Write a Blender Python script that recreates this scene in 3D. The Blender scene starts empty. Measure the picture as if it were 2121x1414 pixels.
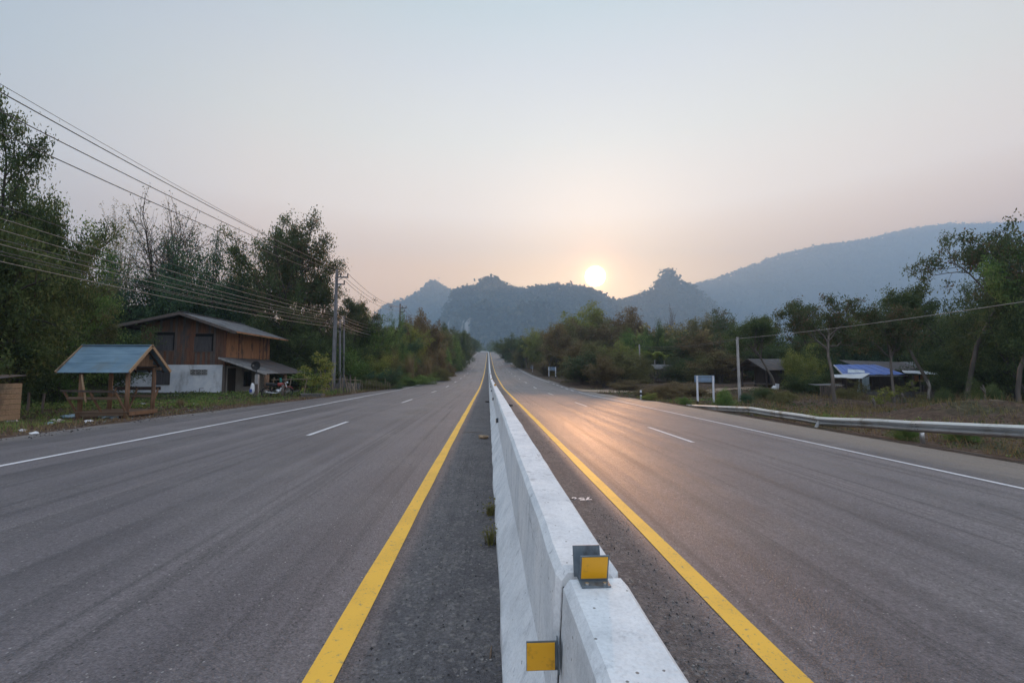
import bpy, math, random
import numpy as np
from mathutils import Vector, Matrix
R = math.radians
sc = bpy.context.scene
C = sc.collection
rnd = random.Random(7)
rng = np.random.default_rng(11)

# ------------------------------------------------------------------ camera, sky, sun, exposure
F = 2121 * 16 / 36                     # focal length in photo pixels
TH = math.atan(65 / F)                 # pitch up
PSI = math.atan(49.5 / F * math.cos(TH))   # turned a little right of the road
EYE = np.array([0.0, 0.0, 1.5])
cd = bpy.data.cameras.new('camera'); cam = bpy.data.objects.new('camera', cd); C.objects.link(cam)
cam.location = EYE; cam.rotation_euler = (R(90) + TH, 0, -PSI)
cd.sensor_width = 36; cd.lens = 16; cd.clip_start = 0.05; cd.clip_end = 30000
sc.camera = cam
_f = np.array([math.sin(PSI) * math.cos(TH), math.cos(PSI) * math.cos(TH), math.sin(TH)])
_r = np.array([math.cos(PSI), -math.sin(PSI), 0.0]); _u = np.cross(_r, _f)
def ray(px, py): return _f * F + _r * (px - 1060.5) + _u * (707 - py)
def at(px, py, Y):                     # world point seen at a photo pixel, at road distance Y
    d = ray(px, py); return EYE + d * (Y / d[1])
def atx(px, py, X):
    d = ray(px, py); return EYE + d * (X / d[0])
SUN = ray(1233, 572); SUN = SUN / np.linalg.norm(SUN)
SEL = math.asin(SUN[2]); SAZ = math.atan2(SUN[0], SUN[1])

sc.view_settings.view_transform = 'Standard'; sc.view_settings.look = 'None'
sc.view_settings.exposure = 0.0; sc.view_settings.gamma = 1.0; sc.view_settings.use_curve_mapping = False
sc.render.engine = 'CYCLES'
sc.cycles.use_denoising = True
sc.cycles.max_bounces = 8; sc.cycles.diffuse_bounces = 3; sc.cycles.glossy_bounces = 2
sc.cycles.transmission_bounces = 3; sc.cycles.transparent_max_bounces = 6; sc.cycles.volume_bounces = 4
sc.cycles.sample_clamp_indirect = 4.0

def build_world():
    w = bpy.data.worlds.new('World'); sc.world = w; w.use_nodes = True
    nt = w.node_tree; N = nt.nodes; L = nt.links; N.clear()
    def node(t, **k):
        n = N.new(t)
        for a, b in k.items(): setattr(n, a, b)
        return n
    def mth(op, a, b=None, c=None, clamp=False):
        n = node('ShaderNodeMath', operation=op, use_clamp=clamp)
        for i, v in enumerate((a, b, c)):
            if v is None: continue
            if isinstance(v, (int, float)): n.inputs[i].default_value = v
            else: L.new(v, n.inputs[i])
        return n.outputs[0]
    def ramp(fac, stops, interp='LINEAR'):
        n = node('ShaderNodeValToRGB'); cr = n.color_ramp; cr.interpolation = interp
        while len(cr.elements) < len(stops): cr.elements.new(0.5)
        for e, (p, c) in zip(cr.elements, stops): e.position = p; e.color = (*c, 1)
        L.new(fac, n.inputs[0]); return n.outputs[0]
    def mixc(mode, fac, a, b):
        n = node('ShaderNodeMix', data_type='RGBA', blend_type=mode, clamp_factor=True)
        if isinstance(fac, (int, float)): n.inputs[0].default_value = fac
        else: L.new(fac, n.inputs[0])
        for i, v in ((6, a), (7, b)):
            if isinstance(v, tuple): n.inputs[i].default_value = (*v, 1)
            else: L.new(v, n.inputs[i])
        return n.outputs[2]
    tc = node('ShaderNodeTexCoord')
    sx = node('ShaderNodeSeparateXYZ'); L.new(tc.outputs['Generated'], sx.inputs[0])
    dt = node('ShaderNodeVectorMath', operation='DOT_PRODUCT'); L.new(tc.outputs['Generated'], dt.inputs[0])
    dt.inputs[1].default_value = tuple(SUN)
    dot = dt.outputs['Value']
    z = mth('MAXIMUM', sx.outputs[2], 0.0)
    col = ramp(z, SKY_STOPS)
    # hazy dusk air: brighter towards the sun's side, dimmer and bluer away from it
    side = mth('MULTIPLY_ADD', dot, 0.5, 0.5)
    dim = ramp(side, SKY_SIDE)
    col = mixc('MULTIPLY', 1.0, col, dim)
    fr = node('ShaderNodeMapRange', interpolation_type='SMOOTHSTEP'); L.new(side, fr.inputs[0])
    fr.inputs[1].default_value = 0.34; fr.inputs[2].default_value = 0.72
    col = mixc('MIX', fr.outputs[0], ramp(z, SKY_BACK), col)
    dpos = mth('MAXIMUM', dot, 0.0)
    g1 = mth('MULTIPLY', mth('POWER', dpos, 70.0), 0.10)
    col = mixc('MIX', g1, col, (2.2, 1.15, 0.60))
    g2 = mth('MULTIPLY', mth('POWER', dpos, 700.0), 0.85)
    col = mixc('MIX', g2, col, (3.0, 1.25, 0.45))
    ang = mth('MULTIPLY', mth('ARCCOSINE', mth('MINIMUM', dot, 1.0)), 180 / math.pi)
    g3 = mth('POWER', mth('SUBTRACT', 1.0, mth('DIVIDE', ang, 3.2), clamp=True), 2.0)
    col = mixc('MIX', g3, col, (5.2, 3.1, 0.9))
    disc = node('ShaderNodeMapRange', interpolation_type='SMOOTHSTEP'); L.new(ang, disc.inputs[0])
    disc.inputs[1].default_value = 1.34; disc.inputs[2].default_value = 1.02; disc.inputs[3].default_value = 0; disc.inputs[4].default_value = 1
    col = mixc('MIX', disc.outputs[0], col, (26.0, 22.0, 16.0))
    b1 = node('ShaderNodeBackground'); L.new(col, b1.inputs[0]); b1.inputs[1].default_value = SKY_HAZE
    st = node('ShaderNodeTexSky', sky_type='NISHITA'); st.sun_disc = False
    st.sun_elevation = SEL; st.sun_rotation = SAZ; st.air_density = 1.0; st.dust_density = 1.0; st.ozone_density = 1.0
    b2 = node('ShaderNodeBackground'); L.new(st.outputs[0], b2.inputs[0]); b2.inputs[1].default_value = SKY_NISHITA
    ad = node('ShaderNodeAddShader'); L.new(b1.outputs[0], ad.inputs[0]); L.new(b2.outputs[0], ad.inputs[1])
    out = node('ShaderNodeOutputWorld'); L.new(ad.outputs[0], out.inputs[0])
SKY_STOPS = [(0.0, (1.275, 0.509, 0.037)), (0.1, (1.326, 0.533, 0.038)), (0.223, (1.365, 0.612, 0.05)), (0.329, (1.341, 1.033, 0.772)), (0.459, (0.964, 0.91, 0.78)), (0.567, (0.746, 0.766, 0.77)), (0.647, (0.583, 0.692, 0.73)), (0.82, (1.15, 1.25, 1.3)), (1.0, (2.1, 2.15, 2.25))]
SKY_SIDE = [(0.0, (0.46, 0.58, 0.76)), (0.45, (0.40, 0.49, 0.62)), (0.60, (0.42, 0.50, 0.60)), (0.73, (0.45, 0.52, 0.58)), (0.885, (0.98, 0.91, 0.80)), (0.95, (1.06, 1.01, 0.93)), (1.0, (1.03, 1.01, 1.0))]
SKY_BACK = [(0.0, (0.98, 0.96, 1.04)), (0.25, (0.92, 0.95, 1.08)), (0.55, (0.85, 0.93, 1.08)), (0.80, (0.86, 0.95, 1.08)), (1.0, (0.88, 0.98, 1.10))]
SKY_HAZE = 1.0
SKY_NISHITA = 0.05
build_world()
sl = bpy.data.lights.new('sun', 'SUN'); so = bpy.data.objects.new('sun', sl); C.objects.link(so)
sl.energy = 4.6; sl.angle = R(1.5); sl.color = (1.0, 0.50, 0.24)
so.rotation_euler = Vector((-SUN[0], -SUN[1], -SUN[2])).to_track_quat('-Z', 'Y').to_euler()
so.location = (30, 120, 60)

# ------------------------------------------------------------------ helpers
_T = np.random.default_rng(5).random((256, 256))
def vnoise(x, y):
    x = np.asarray(x, float); y = np.asarray(y, float)
    xi = np.floor(x).astype(int); yi = np.floor(y).astype(int)
    fx = x - xi; fy = y - yi; fx = fx * fx * (3 - 2 * fx); fy = fy * fy * (3 - 2 * fy)
    g = lambda a, b: _T[a & 255, b & 255]
    return (g(xi, yi) * (1 - fx) + g(xi + 1, yi) * fx) * (1 - fy) + (g(xi, yi + 1) * (1 - fx) + g(xi + 1, yi + 1) * fx) * fy - 0.5
def fbm(x, y, o=4):
    t = 0; a = 1.0
    for i in range(o):
        t = t + a * vnoise(np.asarray(x) * 2 ** i + 17.3 * i, np.asarray(y) * 2 ** i + 9.1 * i); a *= 0.5
    return t
def sstep(a, b, x):
    t = np.clip((np.asarray(x, float) - a) / (b - a), 0, 1); return t * t * (3 - 2 * t)

def tag(o, label=None, cat=None, group=None, kind=None):
    if label: o['label'] = label
    if cat: o['category'] = cat
    if group: o['group'] = group
    if kind: o['kind'] = kind
    return o
def empty(name, loc, rz=0.0):
    o = bpy.data.objects.new(name, None); C.objects.link(o); o.location = loc; o.rotation_euler = (0, 0, rz)
    o.empty_display_size = 0.3; return o
def thing(name, loc, label, cat, group=None, rz=0.0):
    return tag(empty(name, loc, rz), label, cat, group)
def link(name, me, parent=None):
    o = bpy.data.objects.new(name, me); C.objects.link(o)
    if parent is not None: o.parent = parent
    return o
def kids(o): return [c for c in o.children]
def copy_tree(o, parent=None):
    c = o.copy(); C.objects.link(c); c.parent = parent
    for ch in list(o.children): copy_tree(ch, c)
    return c

class MB:
    def __init__(s, org=(0, 0, 0)): s.v = []; s.f = []; s.o = np.array(org, float)
    def add(s, vs, fs):
        b = len(s.v); s.v.extend([tuple(map(float, p)) for p in vs]); s.f.extend([tuple(i + b for i in f) for f in fs]); return s
    def box(s, c, d, rot=None):
        c = np.array(c, float); hx, hy, hz = d[0] / 2, d[1] / 2, d[2] / 2
        P = np.array([(x, y, z) for x in (-hx, hx) for y in (-hy, hy) for z in (-hz, hz)])
        if rot is not None: P = P @ np.array(rot).T
        return s.add(P + c, [(0, 1, 3, 2), (4, 6, 7, 5), (0, 4, 5, 1), (2, 3, 7, 6), (0, 2, 6, 4), (1, 5, 7, 3)])
    def beam(s, a, b, w, h, up=(0, 0, 1)):
        a = np.array(a, float); b = np.array(b, float); d = b - a; L = np.linalg.norm(d); d = d / L
        up = np.array(up, float)
        if abs(d @ up) > .98: up = np.array((1.0, 0, 0))
        x = np.cross(d, up); x /= np.linalg.norm(x); y = np.cross(x, d)
        return s.box((a + b) / 2, (w, L, h), np.stack([x, d, y], 1))
    def hexa(s, lo, hi):                # two quads of 4 points -> a solid
        return s.add(list(lo) + list(hi), [(3, 2, 1, 0), (4, 5, 6, 7), (0, 1, 5, 4), (1, 2, 6, 5), (2, 3, 7, 6), (3, 0, 4, 7)])
    def slab(s, quad, t, n=None):       # quad of 4 points thickened along -normal
        q = [np.array(p, float) for p in quad]
        if n is None:
            n = np.cross(q[1] - q[0], q[3] - q[0]); n /= np.linalg.norm(n)
        n = np.array(n, float)
        return s.hexa([p - n * t for p in q], q)
    def tube(s, pts, rad, n=6, cap=True):
        pts = [np.array(p, float) for p in pts]; m = len(pts)
        if np.isscalar(rad): rad = [rad] * m
        vs = []; prev = None
        for i, p in enumerate(pts):
            d = pts[min(i + 1, m - 1)] - pts[max(i - 1, 0)]; d = d / (np.linalg.norm(d) + 1e-9)
            if prev is None:
                u = np.cross(d, (0, 0, 1.0) if abs(d[2]) < .9 else (1.0, 0, 0))
            else: u = prev - d * (prev @ d)
            u = u / (np.linalg.norm(u) + 1e-9); prev = u; w = np.cross(d, u)
            for k in range(n):
                a = 2 * math.pi * k / n; vs.append(p + (u * math.cos(a) + w * math.sin(a)) * rad[i])
        fs = [(i * n + k, i * n + (k + 1) % n, (i + 1) * n + (k + 1) % n, (i + 1) * n + k) for i in range(m - 1) for k in range(n)]
        if cap: fs += [tuple(range(n - 1, -1, -1)), tuple((m - 1) * n + k for k in range(n))]
        return s.add(vs, fs)
    def mesh(s, name, m=None, smooth=False):
        me = bpy.data.meshes.new(name)
        me.from_pydata([tuple(np.array(p) - s.o) for p in s.v], [], s.f); me.update()
        if m: me.materials.append(m)
        if smooth: me.polygons.foreach_set('use_smooth', [True] * len(me.polygons))
        return me
    def build(s, name, m, parent=None, smooth=False, bevel=0):
        o = link(name, s.mesh(name, m, smooth), parent)
        if parent is None and s.o.any(): o.location = s.o
        if bevel:
            b = o.modifiers.new('bevel', 'BEVEL'); b.width = bevel; b.segments = 2; b.limit_method = 'ANGLE'
        return o

def quads_mesh(name, V, m, tint=None, tris=False, smooth=False):
    """V: (n,4,3) or (n,3,3) array of faces -> one mesh"""
    n, k = V.shape[0], V.shape[1]
    me = bpy.data.meshes.new(name)
    me.vertices.add(n * k); me.vertices.foreach_set('co', V.reshape(-1).astype(np.float32))
    me.loops.add(n * k); me.loops.foreach_set('vertex_index', np.arange(n * k, dtype=np.int32))
    me.polygons.add(n); me.polygons.foreach_set('loop_start', np.arange(n, dtype=np.int32) * k)
    me.polygons.foreach_set('loop_total', np.full(n, k, np.int32))
    me.update(calc_edges=True); me.validate()
    if tint is not None:
        a = me.attributes.new('tint', 'FLOAT', 'FACE'); a.data.foreach_set('value', tint.astype(np.float32))
    me.materials.append(m); return me
def grid_mesh(name, P, m, smooth=True):
    """P: (a,b,3) grid"""
    a, b = P.shape[:2]
    me = bpy.data.meshes.new(name); me.vertices.add(a * b); me.vertices.foreach_set('co', P.reshape(-1).astype(np.float32))
    i = np.arange(a * b).reshape(a, b)
    q = np.stack([i[:-1, :-1], i[:-1, 1:], i[1:, 1:], i[1:, :-1]], -1).reshape(-1, 4)
    n = len(q); me.loops.add(n * 4); me.loops.foreach_set('vertex_index', q.reshape(-1).astype(np.int32))
    me.polygons.add(n); me.polygons.foreach_set('loop_start', np.arange(n, dtype=np.int32) * 4); me.polygons.foreach_set('loop_total', np.full(n, 4, np.int32))
    me.update(calc_edges=True); me.validate()
    if smooth: me.polygons.foreach_set('use_smooth', [True] * n)
    me.materials.append(m); return me

# ------------------------------------------------------------------ materials
class NT:
    def __init__(s, name):
        s.m = bpy.data.materials.new(name); s.m.use_nodes = True; s.t = s.m.node_tree; s.N = s.t.nodes; s.L = s.t.links
        s.p = s.N['Principled BSDF']; s.out = s.N['Material Output']
        s.tc = s.N.new('ShaderNodeTexCoord'); s.geo = None
    def new(s, t, **k):
        n = s.N.new(t)
        for a, b in k.items(): setattr(n, a, b)
        return n
    def coord(s, scale=(1, 1, 1), which='Object', loc=(0, 0, 0)):
        mp = s.new('ShaderNodeMapping'); mp.inputs['Scale'].default_value = scale; mp.inputs['Location'].default_value = loc
        if which == 'World':
            if s.geo is None: s.geo = s.new('ShaderNodeNewGeometry')
            s.L.new(s.geo.outputs['Position'], mp.inputs[0])
        else: s.L.new(s.tc.outputs[which], mp.inputs[0])
        return mp.outputs[0]
    def noise(s, sc_, co, detail=4, rough=.55, dist=0):
        n = s.new('ShaderNodeTexNoise'); n.inputs['Scale'].default_value = sc_; n.inputs['Detail'].default_value = detail
        n.inputs['Roughness'].default_value = rough; n.inputs['Distortion'].default_value = dist; s.L.new(co, n.inputs['Vector']); return n.outputs['Fac']
    def vor(s, sc_, co, feature='F1'):
        n = s.new('ShaderNodeTexVoronoi', feature=feature); n.inputs['Scale'].default_value = sc_; s.L.new(co, n.inputs['Vector']); return n
    def ramp(s, f, stops, interp='LINEAR'):
        n = s.new('ShaderNodeValToRGB'); cr = n.color_ramp; cr.interpolation = interp
        while len(cr.elements) < len(stops): cr.elements.new(.5)
        for e, (p, c) in zip(cr.elements, stops):
            e.position = p; e.color = (*c, 1) if isinstance(c, tuple) else (c, c, c, 1)
        s.L.new(f, n.inputs[0]); return n.outputs[0]
    def rng(s, f, a, b, c=0, d=1):
        n = s.new('ShaderNodeMapRange', interpolation_type='SMOOTHSTEP'); s.L.new(f, n.inputs[0])
        for i, v in enumerate((a, b, c, d)): n.inputs[i + 1].default_value = v
        return n.outputs[0]
    def mix(s, fac, a, b, mode='MIX'):
        n = s.new('ShaderNodeMix', data_type='RGBA', blend_type=mode)
        if isinstance(fac, (int, float)): n.inputs[0].default_value = fac
        else: s.L.new(fac, n.inputs[0])
        for i, v in ((6, a), (7, b)):
            if isinstance(v, tuple): n.inputs[i].default_value = (*v, 1)
            else: s.L.new(v, n.inputs[i])
        return n.outputs[2]
    def math(s, op, a, b=0.0, clamp=False):
        n = s.new('ShaderNodeMath', operation=op, use_clamp=clamp)
        for i, v in enumerate((a, b)):
            if isinstance(v, (int, float)): n.inputs[i].default_value = v
            else: s.L.new(v, n.inputs[i])
        return n.outputs[0]
    def col(s, c):
        if isinstance(c, tuple): s.p.inputs['Base Color'].default_value = (*c, 1)
        else: s.L.new(c, s.p.inputs['Base Color'])
    def bump(s, h, strength=.3, dist=.01):
        b = s.new('ShaderNodeBump'); b.inputs['Strength'].default_value = strength; b.inputs['Distance'].default_value = dist
        s.L.new(h, b.inputs['Height']); s.L.new(b.outputs[0], s.p.inputs['Normal'])
    def set(s, rough=.8, metal=0.0, spec=.5):
        s.p.inputs['Roughness'].default_value = rough; s.p.inputs['Metallic'].default_value = metal; s.p.inputs['Specular IOR Level'].default_value = spec
        return s.m

def pmat(name, c1, c2, scale=3.0, rough=.8, bump=.2, bd=.01, stretch=(1, 1, 1), metal=0.0, detail=5, lo=.35, hi=.65, dirt=None, dscale=1.2, spec=.4):
    t = NT(name); co = t.coord(stretch)
    n = t.noise(scale, co, detail)
    c = t.ramp(n, [(lo, c1), (hi, c2)])
    if dirt:
        d = t.noise(dscale, t.coord((1, 1, .45)), 6, .65)
        c = t.mix(t.rng(d, .5, .68), c, dirt)
    t.col(c)
    if bump: t.bump(n, bump, bd)
    return t.set(rough, metal, spec)

def leafmat(name, cols, trans=.42, rough=.65):
    t = NT(name)
    a = t.new('ShaderNodeAttribute', attribute_name='tint')
    c = t.ramp(a.outputs['Fac'], [(i / (len(cols) - 1), c) for i, c in enumerate(cols)])
    t.col(c); t.set(rough, 0, .25)
    tr = t.new('ShaderNodeBsdfTranslucent'); t.L.new(c, tr.inputs[0])
    ms = t.new('ShaderNodeMixShader'); ms.inputs[0].default_value = trans
    t.L.new(t.p.outputs[0], ms.inputs[1]); t.L.new(tr.outputs[0], ms.inputs[2]); t.L.new(ms.outputs[0], t.out.inputs[0])
    return t.m

def mat_asphalt():
    t = NT('asphalt'); co = t.coord((1, 1, 1)); st = t.coord((1, .035, 1)); st2 = t.coord((3.2, .02, 1))
    sx = t.new('ShaderNodeSeparateXYZ'); t.L.new(t.tc.outputs['Object'], sx.inputs[0]); x = sx.outputs[0]
    big = t.noise(.5, co, 5, .6); strk = t.noise(1.0, st, 4, .6, .2); strk2 = t.noise(1.0, st2, 5, .7)
    base = t.ramp(strk, [(.33, (.072, .065, .072)), (.5, (.116, .104, .113)), (.68, (.165, .149, .156))])
    base = t.mix(t.rng(strk2, .50, .62, 0, .72), base, (.050, .047, .052))
    base = t.mix(t.rng(big, .42, .66, 0, .35), base, (.20, .185, .185))
    # fine aggregate: pale and dark stones in the binder
    v = t.vor(95, co); v2 = t.vor(38, co)
    base = t.mix(t.rng(v.outputs['Distance'], .55, .12, 0, .55), base, t.ramp(t.noise(140, co, 2), [(.35, (.05, .048, .052)), (.62, (.30, .28, .29))]))
    cv = t.new('ShaderNodeSeparateColor'); t.L.new(v2.outputs['Color'], cv.inputs[0])
    base = t.mix(t.math('MULTIPLY', t.rng(cv.outputs[0], .93, .97), t.rng(v2.outputs['Distance'], .3, .18)), base, (.38, .36, .35))
    base = t.mix(t.math('MULTIPLY', t.rng(cv.outputs[1], .90, .95), t.rng(v2.outputs['Distance'], .38, .22)), base, (.035, .033, .036))
    # grimy strip either side of the barrier
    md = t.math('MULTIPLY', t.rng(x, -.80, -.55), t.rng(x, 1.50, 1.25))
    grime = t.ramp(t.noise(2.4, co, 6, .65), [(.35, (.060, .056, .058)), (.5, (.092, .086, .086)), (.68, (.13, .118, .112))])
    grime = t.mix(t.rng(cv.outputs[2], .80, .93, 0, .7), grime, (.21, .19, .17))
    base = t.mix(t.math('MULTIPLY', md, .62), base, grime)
    # dusty shoulders
    dn = t.noise(.9, t.coord((1, .25, 1)), 5, .6)
    sr = t.math('ADD', x, t.math('MULTIPLY', dn, 2.2))
    base = t.mix(t.rng(sr, 9.6, 11.6, 0, .72), base, (.235, .195, .155))
    base = t.mix(t.rng(sr, -8.6, -10.6, 0, .6), base, (.215, .195, .175))
    gr = t.noise(20, co, 3, .7); gr2 = t.noise(52, co, 2, .6)
    base = t.mix(1.0, base, t.ramp(gr, [(.32, .76), (.5, 1.0), (.70, 1.24)]), 'MULTIPLY')
    base = t.mix(1.0, base, t.ramp(gr2, [(.34, .70), (.5, 1.0), (.68, 1.32)]), 'MULTIPLY')
    # thin tar-dark cracks and tyre marks
    cr = t.noise(.55, t.coord((1, .10, 1), loc=(3, 9, 0)), 9, .72, .8)
    crk = t.math('MULTIPLY', t.rng(t.math('ABSOLUTE', t.math('SUBTRACT', cr, .5)), .006, .0012), t.rng(big, .44, .56))
    base = t.mix(t.math('MULTIPLY', crk, .65), base, (.045, .043, .046))
    t.col(base)
    h = t.math('ADD', t.math('MULTIPLY', v.outputs['Distance'], -.6), t.noise(60, co, 4))
    t.bump(h, .9, .010)
    rr = t.ramp(strk, [(.35, .44), (.65, .60)]); rr = t.mix(t.math('MULTIPLY', md, .85), rr, (.85, .85, .85)); t.L.new(rr, t.p.inputs['Roughness'])
    m = t.m; t.p.inputs['Specular IOR Level'].default_value = .45
    return m

def mat_paint(name, c, worn):
    t = NT(name); co = t.coord()
    n = t.noise(26, co, 6, .7); n2 = t.noise(2.0, co, 4); n3 = t.noise(60, co, 4, .7)
    col = t.mix(t.rng(n2, .4, .7, 0, .35), c, tuple(k * .68 for k in c))
    col = t.mix(t.rng(n, .57, .68, 0, .8), col, worn)
    col = t.mix(t.math('MULTIPLY', t.rng(n3, .58, .66, 0, .7), t.rng(n2, .40, .58)), col, worn)
    t.col(col); t.bump(n, .25, .004); return t.set(.62)

def mat_concrete_white():
    t = NT('whitewashed_concrete'); co = t.coord(); w = t.coord((1, 1, .25))
    a = t.noise(3.0, co, 6, .6); fine = t.noise(45, co, 5, .65); drip = t.noise(9, t.coord((1, 1, .12)), 5, .7)
    col = t.ramp(a, [(.3, (.60, .625, .65)), (.5, (.72, .735, .75)), (.7, (.80, .80, .80))])
    col = t.mix(t.rng(drip, .56, .70, 0, .6), col, (.33, .345, .37))
    blot = t.noise(1.1, t.coord((1, .5, 1), loc=(7, 2, 1)), 7, .68)
    col = t.mix(t.rng(blot, .52, .66, 0, .38), col, (.47, .475, .48))
    sc2 = t.noise(7, t.coord((1, .12, 1), loc=(1, 5, 2)), 6, .7)
    col = t.mix(t.rng(sc2, .62, .70, 0, .5), col, (.20, .20, .205))
    geo = t.new('ShaderNodeNewGeometry'); sn = t.new('ShaderNodeSeparateXYZ'); t.L.new(geo.outputs['Normal'], sn.inputs[0])
    rust = t.noise(2.7, t.coord((1, .6, 1), loc=(4.2, 1.3, 0)), 6, .7)
    col = t.mix(t.rng(rust, .66, .74, 0, .5), col, (.42, .33, .24))
    pit = t.vor(60, co); pc = t.new('ShaderNodeSeparateColor'); t.L.new(pit.outputs['Color'], pc.inputs[0])
    col = t.mix(t.math('MULTIPLY', t.rng(pc.outputs[0], .955, .97), t.rng(pit.outputs['Distance'], .35, .2)), col, (.22, .21, .2))
    m1 = t.noise(16, co, 4, .65); col = t.mix(1.0, col, t.ramp(m1, [(.3, .91), (.5, 1.0), (.7, 1.04)]), 'MULTIPLY')
    m2 = t.noise(75, co, 3, .6); col = t.mix(1.0, col, t.ramp(m2, [(.33, .90), (.5, 1.0), (.68, 1.05)]), 'MULTIPLY')
    fc = t.noise(22, t.coord((1, 1, .06), loc=(2, 8, 0)), 6, .75); col = t.mix(t.math('MULTIPLY', t.rng(fc, .60, .67, 0, .6), t.rng(a, .42, .58)), col, (.24, .25, .27))
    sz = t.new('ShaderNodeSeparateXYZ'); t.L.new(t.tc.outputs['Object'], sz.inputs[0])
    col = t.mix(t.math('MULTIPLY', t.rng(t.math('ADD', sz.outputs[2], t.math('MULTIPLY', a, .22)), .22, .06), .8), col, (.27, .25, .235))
    t.col(col); t.bump(t.math('ADD', fine, t.math('MULTIPLY', a, 1.5)), .4, .012)
    return t.set(.85, 0, .3)

def mat_ground():
    t = NT('dry_earth'); co = t.coord()
    a = t.noise(.35, co, 6, .65); b = t.noise(5, co, 6, .7); c = t.noise(1.4, co, 5, .6)
    col = t.ramp(b, [(.3, (.040, .026, .019)), (.5, (.092, .060, .043)), (.7, (.17, .115, .082))])
    col = t.mix(t.rng(a, .50, .62, 0, .75), col, t.ramp(b, [(.3, (.028, .034, .014)), (.7, (.085, .085, .040))]))
    col = t.mix(t.rng(c, .60, .70, 0, .45), col, (.25, .185, .135))
    t.col(col); t.bump(t.math('ADD', b, t.noise(18, co, 4)), .9, .05)
    return t.set(.95, 0, .15)

def mat_mountain(name, cliff=False):
    t = NT(name); co = t.coord((1, 1, 1), 'World')
    a = t.noise(.006, co, 7, .65); b = t.noise(.03, co, 5, .6)
    col = t.ramp(a, [(.3, (.020, .028, .014)), (.5, (.038, .040, .020)), (.7, (.062, .055, .032))])
    col = t.mix(t.rng(b, .55, .7, 0, .4), col, (.075, .062, .040))
    if cliff:
        sx = t.new('ShaderNodeSeparateXYZ'); t.L.new(t.geo.outputs['Position'], sx.inputs[0])
        m = t.math('MULTIPLY', t.rng(sx.outputs[0], -147, -122), t.rng(sx.outputs[0], -45, -68))
        m = t.math('MULTIPLY', m, t.math('MULTIPLY', t.rng(sx.outputs[2], 71, 98), t.rng(sx.outputs[2], 204, 166)))
        k = t.noise(.023, t.coord((1, 1, .3), 'World'), 5, .6)
        m = t.math('MULTIPLY', m, t.rng(k, .46, .58))
        col = t.mix(t.math('MULTIPLY', m, .9), col, (.42, .38, .34))
    t.col(col); t.bump(a, .6, 6.0); return t.set(.95, 0, .1)

M = {}
M['asphalt'] = mat_asphalt()
M['yellow_paint'] = mat_paint('yellow_line_paint', (.86, .49, .05), (.26, .20, .13))
M['white_paint'] = mat_paint('white_line_paint', (.66, .66, .68), (.20, .19, .19))
M['concrete_white'] = mat_concrete_white()
M['ground'] = mat_ground()
M['tan_dirt'] = pmat('tan_dirt', (.28, .20, .14), (.42, .31, .225), 2.5, .95, .5, .03)
M['concrete'] = pmat('weathered_concrete', (.24, .235, .235), (.40, .385, .37), 6, .85, .3, .006, (1, 1, .3), dirt=(.15, .14, .13))
M['pole_concrete'] = pmat('weathered_pole_concrete', (.115, .115, .125), (.21, .205, .21), 5, .85, .2, .006, (1, 1, .25), dirt=(.09, .085, .085))
M['concrete_dark'] = pmat('dark_concrete', (.07, .068, .066), (.16, .15, .14), 7, .9, .4, .01)
M['pole_paint'] = pmat('white_post_paint', (.55, .56, .60), (.70, .70, .74), 5, .7, .15, .004, (1, 1, .3), dirt=(.30, .28, .27))
M['galv'] = pmat('galvanised_steel', (.46, .47, .48), (.60, .61, .62), 4, .34, .05, .003, (1, .2, 1), metal=.9, dirt=(.36, .34, .31), dscale=2.0)
M['steel_dark'] = pmat('dark_steel', (.05, .055, .06), (.10, .105, .11), 10, .5, .1, .003, metal=.6)
M['slate_plate'] = pmat('slate_back_plate', (.10, .13, .155), (.165, .195, .22), 14, .55, .15, .002, dirt=(.07, .08, .09), dscale=16)
def _refl():
    t = NT('amber_reflector'); co = t.coord()
    ch = t.new('ShaderNodeTexChecker'); t.L.new(co, ch.inputs['Vector']); ch.inputs['Scale'].default_value = 300
    ch.inputs['Color1'].default_value = (.80, .39, .012, 1); ch.inputs['Color2'].default_value = (.74, .355, .010, 1)
    d = t.noise(30, co, 5, .7)
    t.col(t.mix(t.rng(d, .55, .72, 0, .55), ch.outputs[0], (.30, .15, .02))); t.bump(ch.outputs[1], .1, .001); return t.set(.38)
M['amber'] = _refl()
M['sign_back'] = pmat('blue_grey_sign_back', (.13, .20, .30), (.18, .26, .37), 3, .5, .05, .002, dirt=(.14, .17, .2))
M['black_paint'] = pmat('black_paint', (.015, .015, .017), (.035, .035, .036), 8, .7, .1, .003)
def wood(name, a, b, dirt=None, sc_=4, axis=2):
    st = [7, 7, 7]; st[axis] = .35
    return pmat(name, a, b, sc_, .8, .35, .006, tuple(st), dirt=dirt, dscale=1.6, lo=.3, hi=.7)
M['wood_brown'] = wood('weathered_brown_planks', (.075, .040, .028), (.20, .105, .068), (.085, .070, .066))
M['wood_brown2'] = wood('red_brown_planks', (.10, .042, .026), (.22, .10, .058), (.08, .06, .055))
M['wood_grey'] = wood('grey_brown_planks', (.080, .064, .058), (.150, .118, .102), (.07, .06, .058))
M['wood_orange'] = wood('orange_brown_planks', (.27, .115, .05), (.44, .21, .10), (.12, .07, .045))  # orange brightened to stand in for sun glow on the house side
M['wood_shutter'] = wood('grey_shutter_boards', (.045, .042, .046), (.095, .088, .092))
M['wood_hut'] = wood('hut_timber', (.125, .068, .038), (.225, .130, .075), (.10, .06, .04))
M['wood_hut_x'] = wood('hut_rail_timber', (.10, .066, .044), (.19, .130, .088), (.10, .07, .05), axis=0)
M['wood_tan'] = wood('pale_tan_boards', (.25, .165, .10), (.40, .28, .17), (.16, .11, .07), axis=0)
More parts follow.
